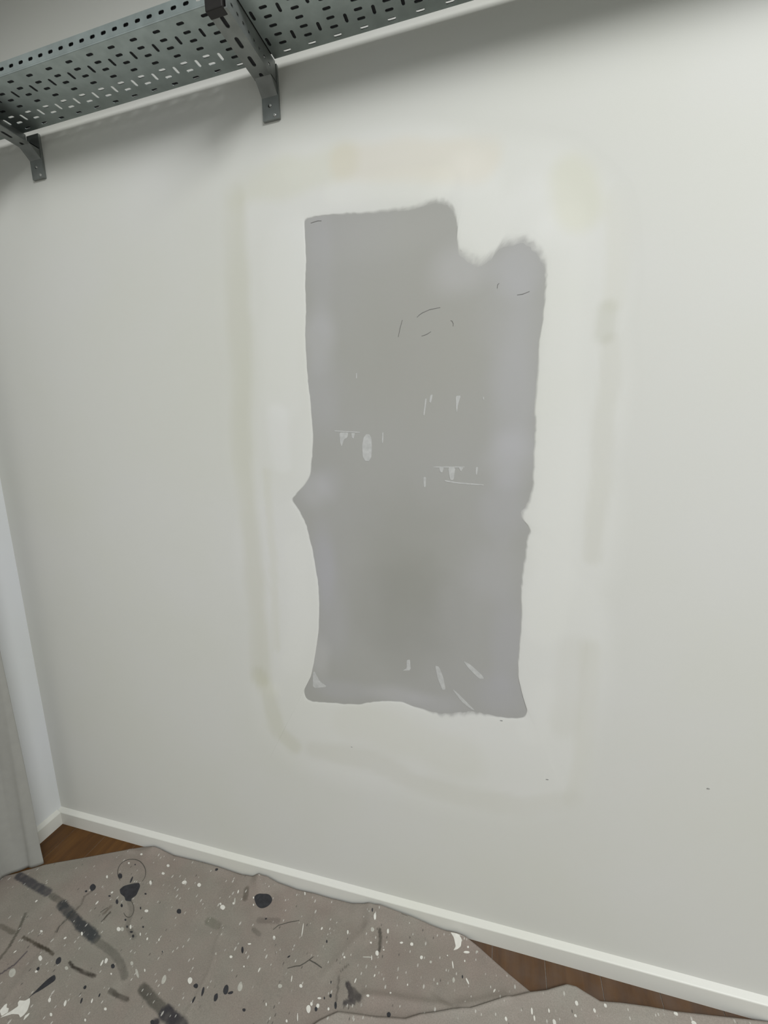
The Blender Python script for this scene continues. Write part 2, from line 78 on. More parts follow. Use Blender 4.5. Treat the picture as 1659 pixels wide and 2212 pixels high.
WHITE = [[(-0.9504,0.9179),(-0.9475,0.9147),(-0.9498,0.9109),(-0.9532,0.9079),(-0.958,0.9078),(-0.9614,0.91),(-0.9623,0.9136),(-0.9599,0.9172),(-0.9551,0.9189)],[(-0.8965,0.9195),(-0.8961,0.916),(-0.8974,0.913),(-0.9022,0.9127),(-0.907,0.9147),(-0.9097,0.9182),(-0.909,0.9215),(-0.9058,0.9236),(-0.9007,0.9223)],[(-1.0563,0.887),(-1.0535,0.883),(-1.0544,0.881),(-1.0572,0.8807),(-1.0618,0.883),(-1.0658,0.8872),(-1.066,0.89),(-1.0644,0.8913),(-1.0606,0.8899)],[(-1.0376,0.9218),(-1.0373,0.9193),(-1.0389,0.9172),(-1.0429,0.9169),(-1.0467,0.9181),(-1.0481,0.9203),(-1.0485,0.9228),(-1.0448,0.9234),(-1.0412,0.9232)],[(-1.041,0.9464),(-1.0392,0.9437),(-1.0417,0.942),(-1.0451,0.941),(-1.0491,0.9428),(-1.0516,0.9454),(-1.0514,0.9481),(-1.0481,0.9492),(-1.0441,0.9485)],[(-0.7814,0.8824),(-0.7813,0.878),(-0.7834,0.8743),(-0.7894,0.8749),(-0.7944,0.8769),(-0.7981,0.8807),(-0.797,0.8847),(-0.7924,0.8866),(-0.7867,0.8855)],[(-0.7613,0.8987),(-0.7601,0.8966),(-0.7615,0.8953),(-0.7637,0.8949),(-0.7663,0.8961),(-0.7675,0.8983),(-0.7672,0.9001),(-0.7652,0.9007),(-0.763,0.9003)],[(-1.0415,0.7563),(-1.0397,0.753),(-1.0419,0.7505),(-1.0467,0.7503),(-1.0513,0.752),(-1.0538,0.7547),(-1.0543,0.7575),(-1.051,0.7589),(-1.0462,0.7585)],[(-1.2584,0.6949),(-1.2569,0.6934),(-1.2584,0.6919),(-1.2617,0.6917),(-1.2649,0.6923),(-1.267,0.6937),(-1.267,0.6954),(-1.2644,0.6963),(-1.261,0.6961)],[(-1.1897,0.6441),(-1.1884,0.6411),(-1.1885,0.6385),(-1.1929,0.6379),(-1.1986,0.6398),(-1.2022,0.6428),(-1.2029,0.6455),(-1.2008,0.6475),(-1.1952,0.6462)],[(-1.1748,0.7004),(-1.1737,0.6991),(-1.1736,0.6972),(-1.1754,0.6952),(-1.178,0.6947),(-1.18,0.6954),(-1.1801,0.6973),(-1.1794,0.6993),(-1.1771,0.701)],[(-1.0088,0.6838),(-1.0074,0.6799),(-1.0098,0.6784),(-1.0131,0.6787),(-1.0164,0.682),(-1.0194,0.6859),(-1.0187,0.6893),(-1.0151,0.6889),(-1.0113,0.688)],[(-1.0175,0.6772),(-1.017,0.6734),(-1.0174,0.6706),(-1.0196,0.6713),(-1.0223,0.675),(-1.0237,0.6796),(-1.0239,0.6831),(-1.0223,0.684),(-1.0198,0.6815)],[(-0.7552,0.7066),(-0.7547,0.7022),(-0.7579,0.6996),(-0.7629,0.7012),(-0.767,0.7037),(-0.7698,0.7081),(-0.7674,0.7115),(-0.7631,0.7122),(-0.7583,0.7106)],[(-0.684,0.7784),(-0.6843,0.7763),(-0.6859,0.7748),(-0.6885,0.7743),(-0.6912,0.7754),(-0.6928,0.7773),(-0.692,0.7793),(-0.6896,0.7803),(-0.6868,0.7798)],[(-0.5944,0.8486),(-0.5933,0.8453),(-0.5945,0.8431),(-0.5974,0.8436),(-0.6003,0.8452),(-0.6019,0.8484),(-0.6022,0.8515),(-0.5997,0.8522),(-0.5969,0.8511)],[(-1.0328,0.5874),(-1.0314,0.5839),(-1.0327,0.5824),(-1.0352,0.5831),(-1.0385,0.5852),(-1.0407,0.5891),(-1.0408,0.5921),(-1.0387,0.5928),(-1.0355,0.5905)],[(-1.0771,0.5824),(-1.0767,0.5799),(-1.078,0.5782),(-1.0813,0.5792),(-1.0846,0.5807),(-1.0863,0.5835),(-1.0856,0.5856),(-1.0832,0.5865),(-1.0799,0.5847)],[(-0.9236,0.6051),(-0.9222,0.6034),(-0.9239,0.6023),(-0.9266,0.602),(-0.9294,0.6026),(-0.9308,0.6041),(-0.9311,0.6057),(-0.9289,0.6068),(-0.9256,0.6066)],[(-1.047,0.5632),(-1.0454,0.5614),(-1.0463,0.56),(-1.0492,0.5597),(-1.0521,0.561),(-1.0547,0.5624),(-1.0546,0.564),(-1.0529,0.5649),(-1.0499,0.5646)],[(-0.9722,0.6084),(-0.9714,0.606),(-0.9719,0.6043),(-0.974,0.6053),(-0.9759,0.6071),(-0.9771,0.6095),(-0.9772,0.6116),(-0.976,0.6124),(-0.9738,0.6108)],[(-0.9442,0.7559),(-0.9438,0.7539),(-0.945,0.7529),(-0.947,0.7529),(-0.9487,0.755),(-0.9497,0.757),(-0.9492,0.7586),(-0.9477,0.7593),(-0.9456,0.7579)],[(-0.9104,0.7626),(-0.9099,0.7603),(-0.9109,0.7592),(-0.9126,0.76),(-0.9141,0.7616),(-0.9152,0.7638),(-0.9146,0.7652),(-0.9134,0.7657),(-0.9117,0.7648)],[(-0.7676,0.9312),(-0.7676,0.9279),(-0.7685,0.9258),(-0.7704,0.9273),(-0.7719,0.9298),(-0.7729,0.9332),(-0.7726,0.9362),(-0.7709,0.936),(-0.7693,0.9342)],[(-0.7204,0.9801),(-0.7197,0.9775),(-0.7207,0.9761),(-0.7226,0.9761),(-0.7249,0.9776),(-0.7262,0.98),(-0.7267,0.9824),(-0.725,0.9831),(-0.7227,0.9824)],[(-1.0018,0.8167),(-1.001,0.8144),(-1.0032,0.8123),(-1.0079,0.8116),(-1.0124,0.8126),(-1.0135,0.8149),(-1.0127,0.817),(-1.0093,0.8185),(-1.0046,0.8185)],[(-0.8935,0.6949),(-0.8919,0.693),(-0.8921,0.6917),(-0.8937,0.6917),(-0.8959,0.6931),(-0.898,0.695),(-0.8987,0.6967),(-0.8973,0.697),(-0.8956,0.6966)],[(-0.7109,0.9272),(-0.7104,0.9254),(-0.7112,0.9245),(-0.7126,0.9243),(-0.7144,0.9252),(-0.7154,0.9271),(-0.7152,0.9285),(-0.7143,0.9295),(-0.7124,0.929)],[(-0.6996,0.9095),(-0.6994,0.9078),(-0.7001,0.9069),(-0.7014,0.9064),(-0.7031,0.9077),(-0.7042,0.9094),(-0.7043,0.911),(-0.7031,0.9117),(-0.7012,0.9111)],[(-0.9545,0.5762),(-0.9536,0.5747),(-0.9539,0.5735),(-0.956,0.5736),(-0.9585,0.5741),(-0.96,0.5757),(-0.9608,0.5773),(-0.959,0.5777),(-0.9568,0.5775)],[(-0.5416,0.7142),(-0.5406,0.7121),(-0.5411,0.7109),(-0.5424,0.7108),(-0.544,0.7125),(-0.5451,0.7143),(-0.5457,0.7162),(-0.5444,0.7163),(-0.543,0.7157)],[(-1.0157,0.7695),(-1.014,0.7666),(-1.014,0.7646),(-1.0163,0.7643),(-1.0201,0.7664),(-1.0233,0.7695),(-1.0236,0.7717),(-1.023,0.7734),(-1.0194,0.7721)],[(-1.2098,0.866),(-1.2076,0.8634),(-1.2081,0.8617),(-1.2108,0.8617),(-1.2145,0.863),(-1.2169,0.8658),(-1.2175,0.8679),(-1.2169,0.8697),(-1.2131,0.8685)],[(-1.1534,0.8335),(-1.1511,0.8325),(-1.1511,0.8302),(-1.1518,0.828),(-1.1541,0.8276),(-1.1566,0.8277),(-1.1576,0.83),(-1.1572,0.8322),(-1.1555,0.8336)],[(-0.7989,0.8876),(-0.7982,0.8857),(-0.799,0.8845),(-0.8008,0.8844),(-0.803,0.8853),(-0.8041,0.8873),(-0.8045,0.8892),(-0.8029,0.8898),(-0.8007,0.8894)],[(-1.1732,0.8003),(-1.1714,0.7985),(-1.1701,0.7951),(-1.1709,0.7919),(-1.1719,0.7893),(-1.1738,0.7902),(-1.1751,0.7928),(-1.1755,0.7961),(-1.1749,0.7993)],[(-1.1366,0.7188),(-1.1346,0.716),(-1.135,0.7145),(-1.137,0.7141),(-1.1408,0.7159),(-1.1443,0.7187),(-1.1448,0.7208),(-1.1443,0.7223),(-1.1406,0.7209)],[(-1.3612,0.7548),(-1.3593,0.7538),(-1.3586,0.7514),(-1.3596,0.7491),(-1.3614,0.748),(-1.3635,0.7486),(-1.3644,0.7506),(-1.3645,0.7529),(-1.3631,0.7545)],[(-0.6515,0.8168),(-0.6517,0.8156),(-0.6543,0.8144),(-0.6574,0.814),(-0.6602,0.814),(-0.6607,0.815),(-0.6591,0.8163),(-0.6562,0.8172),(-0.6531,0.8175)],[(-0.9736,0.7606),(-0.9722,0.7585),(-0.9715,0.7566),(-0.9736,0.7571),(-0.9761,0.7585),(-0.9783,0.7608),(-0.9794,0.7629),(-0.9786,0.7637),(-0.9763,0.7629)],[(-1.1788,0.921),(-1.178,0.9192),(-1.1784,0.9175),(-1.1812,0.9177),(-1.1838,0.9186),(-1.1861,0.9204),(-1.1858,0.9221),(-1.1843,0.9232),(-1.1812,0.9229)],[(-1.1599,0.9557),(-1.1587,0.9538),(-1.1609,0.9522),(-1.1644,0.9518),(-1.1674,0.9528),(-1.1689,0.9544),(-1.1681,0.956),(-1.166,0.9574),(-1.1623,0.9571)],[(-1.1753,0.6205),(-1.1731,0.6196),(-1.1729,0.6178),(-1.1738,0.6162),(-1.1758,0.6155),(-1.1783,0.6157),(-1.1797,0.6175),(-1.1794,0.6194),(-1.1775,0.6204)],[(-0.9725,0.6651),(-0.9723,0.6639),(-0.9725,0.6628),(-0.9744,0.6628),(-0.9762,0.6635),(-0.9777,0.6646),(-0.9776,0.6657),(-0.9764,0.6663),(-0.9744,0.6661)],[(-1.2818,0.6411),(-1.2809,0.6396),(-1.2809,0.6374),(-1.2817,0.6354),(-1.283,0.6341),(-1.2842,0.6343),(-1.2846,0.6361),(-1.2844,0.6382),(-1.2833,0.6399)],[(-0.3307,0.9599),(-0.3304,0.9558),(-0.332,0.9538),(-0.3343,0.9532),(-0.3366,0.9564),(-0.3383,0.9603),(-0.337,0.9632),(-0.3353,0.9648),(-0.3326,0.9639)],[(-0.3019,0.8846),(-0.3009,0.8804),(-0.3033,0.8778),(-0.3065,0.8782),(-0.3096,0.8804),(-0.3109,0.8846),(-0.3097,0.8883),(-0.3068,0.8895),(-0.3035,0.8885)],[(-0.2154,0.9289),(-0.215,0.9261),(-0.2178,0.9244),(-0.2208,0.9241),(-0.2235,0.9253),(-0.2236,0.9281),(-0.2225,0.9309),(-0.2193,0.9318),(-0.2164,0.9313)],[(-0.1842,0.906),(-0.1846,0.9033),(-0.1863,0.9008),(-0.1893,0.9006),(-0.1915,0.9026),(-0.1919,0.9055),(-0.1906,0.9081),(-0.188,0.9089),(-0.1852,0.9086)],[(-0.2876,0.9403),(-0.2875,0.937),(-0.2886,0.9349),(-0.2905,0.9349),(-0.2924,0.9373),(-0.2937,0.9409),(-0.2928,0.9437),(-0.2913,0.9452),(-0.289,0.9438)],[(-0.3983,0.9123),(-0.398,0.909),(-0.3984,0.9067),(-0.4001,0.9065),(-0.4021,0.9094),(-0.4039,0.9132),(-0.4034,0.9158),(-0.4023,0.9171),(-0.4003,0.9158)],[(-0.2429,0.9251),(-0.2444,0.9233),(-0.2465,0.9219),(-0.2495,0.9212),(-0.2514,0.9221),(-0.2523,0.9235),(-0.2502,0.9251),(-0.2475,0.9266),(-0.2443,0.9265)],[(-0.2405,0.9924),(-0.2429,0.9895),(-0.2484,0.9869),(-0.2547,0.9858),(-0.2595,0.9863),(-0.26,0.9887),(-0.2566,0.9917),(-0.2499,0.9934),(-0.244,0.9939)],[(-0.5937,0.8482),(-0.5931,0.8452),(-0.5945,0.8434),(-0.597,0.843),(-0.5996,0.8452),(-0.6022,0.848),(-0.6017,0.8509),(-0.5993,0.8521),(-0.5961,0.851)],[(-0.4716,0.7692),(-0.4706,0.7667),(-0.473,0.7651),(-0.476,0.7649),(-0.4788,0.766),(-0.4797,0.7683),(-0.4793,0.7708),(-0.4762,0.7714),(-0.4735,0.7709)],[(-0.4314,0.7336),(-0.4313,0.7287),(-0.4328,0.7251),(-0.4369,0.7258),(-0.4408,0.7285),(-0.4437,0.7334),(-0.4424,0.7373),(-0.4396,0.7394),(-0.4352,0.7383)],[(-0.4311,0.7434),(-0.4308,0.7414),(-0.432,0.7397),(-0.4343,0.7396),(-0.4366,0.7408),(-0.4376,0.743),(-0.4372,0.7452),(-0.435,0.7463),(-0.4325,0.7454)],[(-0.4135,0.7448),(-0.4132,0.7419),(-0.4149,0.7399),(-0.4178,0.7401),(-0.4206,0.7413),(-0.4216,0.7441),(-0.4208,0.7466),(-0.4185,0.7478),(-0.4153,0.7474)],[(-0.4143,0.7594),(-0.4158,0.7578),(-0.4179,0.7563),(-0.4213,0.756),(-0.4241,0.7562),(-0.4243,0.7575),(-0.4227,0.7589),(-0.4196,0.76),(-0.4167,0.76)],[(-0.3207,0.745),(-0.3202,0.7422),(-0.3207,0.7403),(-0.3221,0.7402),(-0.3239,0.7424),(-0.3249,0.7456),(-0.3249,0.7481),(-0.3237,0.7486),(-0.3221,0.7476)],[(-0.4734,0.9016),(-0.4745,0.8996),(-0.4759,0.898),(-0.4776,0.8989),(-0.4787,0.9009),(-0.478,0.9033),(-0.477,0.9056),(-0.4752,0.9056),(-0.474,0.904)],[(-0.0641,0.949),(-0.065,0.947),(-0.07,0.9446),(-0.0759,0.9436),(-0.0802,0.9439),(-0.0797,0.9459),(-0.0765,0.9482),(-0.0706,0.9499),(-0.0657,0.9502)],[(-0.1031,0.9092),(-0.102,0.9037),(-0.1023,0.9012),(-0.1034,0.9008),(-0.1054,0.9053),(-0.1072,0.9109),(-0.1076,0.9153),(-0.107,0.9173),(-0.1051,0.9147)],[(-0.5273,0.8865),(-0.524,0.8748),(-0.5229,0.8685),(-0.5247,0.871),(-0.5282,0.88),(-0.5318,0.892),(-0.534,0.9012),(-0.5337,0.9033),(-0.5311,0.8982)],[(-0.7216,0.9808),(-0.7209,0.9785),(-0.7214,0.9768),(-0.7234,0.9769),(-0.7256,0.9784),(-0.727,0.9808),(-0.7275,0.9832),(-0.7259,0.9842),(-0.7235,0.9831)],[(-0.5617,0.975),(-0.5607,0.9718),(-0.5608,0.9696),(-0.5623,0.9695),(-0.5645,0.9724),(-0.5662,0.9758),(-0.567,0.9793),(-0.5658,0.98),(-0.5637,0.9784)],[(-0.3266,0.9031),(-0.3266,0.9014),(-0.3281,0.9002),(-0.33,0.9002),(-0.3313,0.9012),(-0.332,0.9026),(-0.3311,0.9039),(-0.3295,0.905),(-0.3276,0.9045)],[(-0.2882,0.896),(-0.2885,0.8948),(-0.2894,0.8937),(-0.2909,0.8938),(-0.2923,0.8943),(-0.2925,0.8956),(-0.292,0.8969),(-0.2904,0.8972),(-0.2889,0.8972)],[(-0.3157,0.8705),(-0.3146,0.8665),(-0.315,0.8649),(-0.316,0.8648),(-0.3176,0.8679),(-0.3186,0.8718),(-0.3189,0.8746),(-0.3183,0.8753),(-0.3171,0.8743)],[(-0.2465,0.8114),(-0.2467,0.8097),(-0.2482,0.8086),(-0.25,0.8082),(-0.2512,0.8094),(-0.2515,0.8108),(-0.2511,0.8124),(-0.2493,0.8129),(-0.2477,0.8126)],[(0.0038,0.8824),(0.0022,0.8798),(0.0003,0.8781),(-0.0004,0.8794),(-0.0006,0.8813),(0.0009,0.8844),(0.0029,0.8866),(0.0046,0.8872),(0.005,0.8854)],[(-0.1195,0.9265),(-0.1196,0.9252),(-0.1206,0.9243),(-0.1218,0.9243),(-0.1226,0.9251),(-0.1229,0.9263),(-0.1222,0.9276),(-0.1211,0.9279),(-0.1201,0.9275)],[(-0.6391,0.7676),(-0.6389,0.7664),(-0.6399,0.7656),(-0.6415,0.7653),(-0.643,0.766),(-0.6436,0.7671),(-0.6432,0.7681),(-0.642,0.7688),(-0.6403,0.7686)],[(-0.5965,0.77),(-0.5967,0.7667),(-0.5976,0.765),(-0.5985,0.7662),(-0.5991,0.7686),(-0.5992,0.7719),(-0.5985,0.7744),(-0.5975,0.7749),(-0.5966,0.7732)],[(-0.504,0.7759),(-0.5033,0.7721),(-0.5029,0.7687),(-0.5041,0.7693),(-0.5059,0.7732),(-0.5074,0.7778),(-0.5077,0.7809),(-0.5073,0.7824),(-0.5057,0.78)],[(-0.6519,0.8178),(-0.6513,0.8168),(-0.653,0.8151),(-0.6552,0.814),(-0.6571,0.8137),(-0.6587,0.8141),(-0.658,0.8158),(-0.6559,0.8175),(-0.6536,0.818)],[(-0.0734,0.9261),(-0.0738,0.9242),(-0.0748,0.923),(-0.0759,0.9234),(-0.0767,0.9244),(-0.0771,0.9261),(-0.0763,0.9276),(-0.0752,0.9283),(-0.0742,0.9275)],[(-0.4767,0.6997),(-0.4761,0.698),(-0.477,0.6967),(-0.4789,0.6965),(-0.4808,0.6976),(-0.4815,0.6994),(-0.4814,0.7011),(-0.4797,0.7015),(-0.478,0.701)],[(-0.4549,0.7116),(-0.453,0.7071),(-0.4525,0.7046),(-0.4539,0.7057),(-0.456,0.7084),(-0.4583,0.7133),(-0.46,0.7176),(-0.4596,0.7187),(-0.4573,0.7155)],[(-0.3868,0.7452),(-0.3865,0.7431),(-0.3877,0.742),(-0.3894,0.7417),(-0.3912,0.7429),(-0.392,0.745),(-0.3913,0.7466),(-0.39,0.7474),(-0.3882,0.7468)],[(-0.0667,0.9598),(-0.0672,0.9582),(-0.0685,0.9568),(-0.0705,0.9566),(-0.0719,0.9576),(-0.0715,0.9593),(-0.0706,0.9608),(-0.069,0.9616),(-0.0675,0.961)],[(-0.0628,0.8856),(-0.0604,0.8819),(-0.0601,0.8793),(-0.0618,0.8789),(-0.0648,0.8815),(-0.0679,0.8852),(-0.0694,0.889),(-0.0684,0.8904),(-0.0656,0.8885)],[(-0.3862,0.8539),(-0.3861,0.8524),(-0.3874,0.8512),(-0.3894,0.8509),(-0.3911,0.8518),(-0.3914,0.8533),(-0.3907,0.8547),(-0.3891,0.8556),(-0.3873,0.855)],[(-0.21,0.8391),(-0.2099,0.8376),(-0.2107,0.8366),(-0.2118,0.8364),(-0.213,0.8374),(-0.213,0.839),(-0.2126,0.8403),(-0.2116,0.8409),(-0.2105,0.8405)],[(-0.3421,0.8139),(-0.3429,0.8104),(-0.3441,0.8088),(-0.3453,0.809),(-0.3456,0.8122),(-0.3453,0.8158),(-0.3442,0.8186),(-0.343,0.8192),(-0.3421,0.8176)],[(-0.2968,0.8353),(-0.2975,0.8334),(-0.2985,0.8325),(-0.2997,0.8325),(-0.3001,0.8344),(-0.2999,0.8365),(-0.2989,0.8382),(-0.2977,0.8384),(-0.2967,0.8375)],[(-0.2982,0.7902),(-0.2984,0.7885),(-0.3005,0.7871),(-0.3031,0.7871),(-0.305,0.7877),(-0.306,0.7891),(-0.3045,0.7907),(-0.3021,0.7917),(-0.2994,0.7916)],[(-0.1193,0.986),(-0.1008,0.9882),(-0.0781,0.9839),(-0.0953,0.9795),(-0.0874,0.9699),(-0.0883,0.9555),(-0.0966,0.9474),(-0.1072,0.9418),(-0.1016,0.9521),(-0.1089,0.9685)],[(-1.1667,0.5248),(-1.1541,0.5409),(-1.1461,0.5528),(-1.1542,0.5573),(-1.1553,0.562),(-1.1409,0.565),(-1.1345,0.5725),(-1.124,0.5652),(-1.1148,0.5527),(-1.1145,0.5447),(-1.1178,0.5383),(-1.1286,0.5418),(-1.1448,0.5384),(-1.1568,0.5313)],[(-1.1808,0.5339),(-1.181,0.5453),(-1.1784,0.5493),(-1.1715,0.5429),(-1.1644,0.5439),(-1.1595,0.5378),(-1.1661,0.5281)],[(-1.1049,0.5361),(-1.11,0.5435),(-1.1055,0.5511),(-1.1023,0.5479)]]
FAINT = [[(-0.8238,0.6911),(-0.8235,0.6851),(-0.8259,0.6819),(-0.8303,0.6822),(-0.8347,0.6877),(-0.837,0.6944),(-0.836,0.6997),(-0.8319,0.6998),(-0.8276,0.6967)],[(-0.621,0.7283),(-0.6206,0.7225),(-0.6226,0.7192),(-0.6263,0.7202),(-0.6305,0.724),(-0.6319,0.7302),(-0.6316,0.7351),(-0.6287,0.7372),(-0.6246,0.7336)],[(-1.225,0.5999),(-1.2239,0.5951),(-1.2269,0.5908),(-1.2367,0.5917),(-1.2446,0.5967),(-1.249,0.602),(-1.2473,0.6063),(-1.2404,0.6081),(-1.2312,0.6048)],[(-0.9064,0.6848),(-0.8996,0.6798),(-0.8974,0.6766),(-0.9009,0.6769),(-0.9075,0.6796),(-0.916,0.6847),(-0.9212,0.6896),(-0.9203,0.6913),(-0.9152,0.6902)],[(-1.0987,0.6456),(-1.0973,0.6431),(-1.0993,0.6415),(-1.103,0.6409),(-1.1068,0.6423),(-1.1105,0.6441),(-1.1097,0.6463),(-1.1071,0.6476),(-1.1029,0.6472)],[(-0.9371,0.6988),(-0.9356,0.6961),(-0.9371,0.6945),(-0.9398,0.6937),(-0.9437,0.6955),(-0.9465,0.698),(-0.9471,0.7007),(-0.9444,0.7017),(-0.9406,0.7009)],[(-1.0322,0.7586),(-1.0306,0.7556),(-1.0319,0.7533),(-1.0358,0.7532),(-1.0402,0.7548),(-1.0431,0.7576),(-1.0435,0.7604),(-1.0404,0.7613),(-1.0363,0.7614)],[(-0.5951,0.7712),(-0.5957,0.7685),(-0.597,0.7663),(-0.5986,0.7672),(-0.5996,0.7699),(-0.5998,0.7733),(-0.5986,0.7758),(-0.5969,0.776),(-0.5954,0.7745)],[(-0.7311,0.7734),(-0.7303,0.7719),(-0.7309,0.7709),(-0.7324,0.7708),(-0.734,0.7718),(-0.7348,0.7731),(-0.7348,0.7743),(-0.734,0.775),(-0.7324,0.7746)],[(-0.6191,0.7272),(-0.6189,0.7208),(-0.6226,0.7183),(-0.6271,0.7193),(-0.6315,0.7231),(-0.6325,0.7293),(-0.6319,0.7351),(-0.6274,0.7365),(-0.6229,0.7323)],[(-0.5219,0.7562),(-0.522,0.7532),(-0.5247,0.7512),(-0.5285,0.7503),(-0.532,0.752),(-0.533,0.7547),(-0.5322,0.7574),(-0.5288,0.7587),(-0.525,0.7582)],[(-0.1591,0.9013),(-0.1596,0.899),(-0.1611,0.8972),(-0.1632,0.8977),(-0.1651,0.8985),(-0.1653,0.9009),(-0.1641,0.9029),(-0.1623,0.9035),(-0.1601,0.9036)],[(-0.0957,0.8782),(-0.0963,0.8746),(-0.0979,0.8721),(-0.1003,0.8717),(-0.1016,0.8749),(-0.1021,0.8783),(-0.1013,0.8818),(-0.0991,0.8833),(-0.0971,0.8811)],[(-0.3163,0.8714),(-0.3188,0.8698),(-0.3265,0.8679),(-0.3341,0.8663),(-0.3408,0.8656),(-0.3415,0.8666),(-0.3349,0.8687),(-0.3268,0.8708),(-0.319,0.8718)],[(-0.0418,0.9575),(-0.0424,0.9555),(-0.0443,0.9543),(-0.0464,0.9538),(-0.0478,0.955),(-0.0481,0.9569),(-0.0465,0.9585),(-0.0446,0.9594),(-0.0428,0.959)],[(-0.3289,0.9345),(-0.3294,0.9313),(-0.3317,0.9291),(-0.3352,0.928),(-0.3382,0.9303),(-0.3391,0.9336),(-0.338,0.937),(-0.3345,0.9385),(-0.3311,0.9371)],[(-0.7618,0.9051),(-0.7594,0.8999),(-0.7586,0.8958),(-0.7614,0.8974),(-0.7649,0.9016),(-0.7685,0.9073),(-0.7696,0.9117),(-0.769,0.9142),(-0.7653,0.9105)],[(-0.1361,0.8607),(-0.1362,0.8589),(-0.1374,0.8573),(-0.1391,0.8577),(-0.1405,0.8585),(-0.1405,0.8604),(-0.1398,0.862),(-0.1383,0.8625),(-0.1367,0.8623)]]
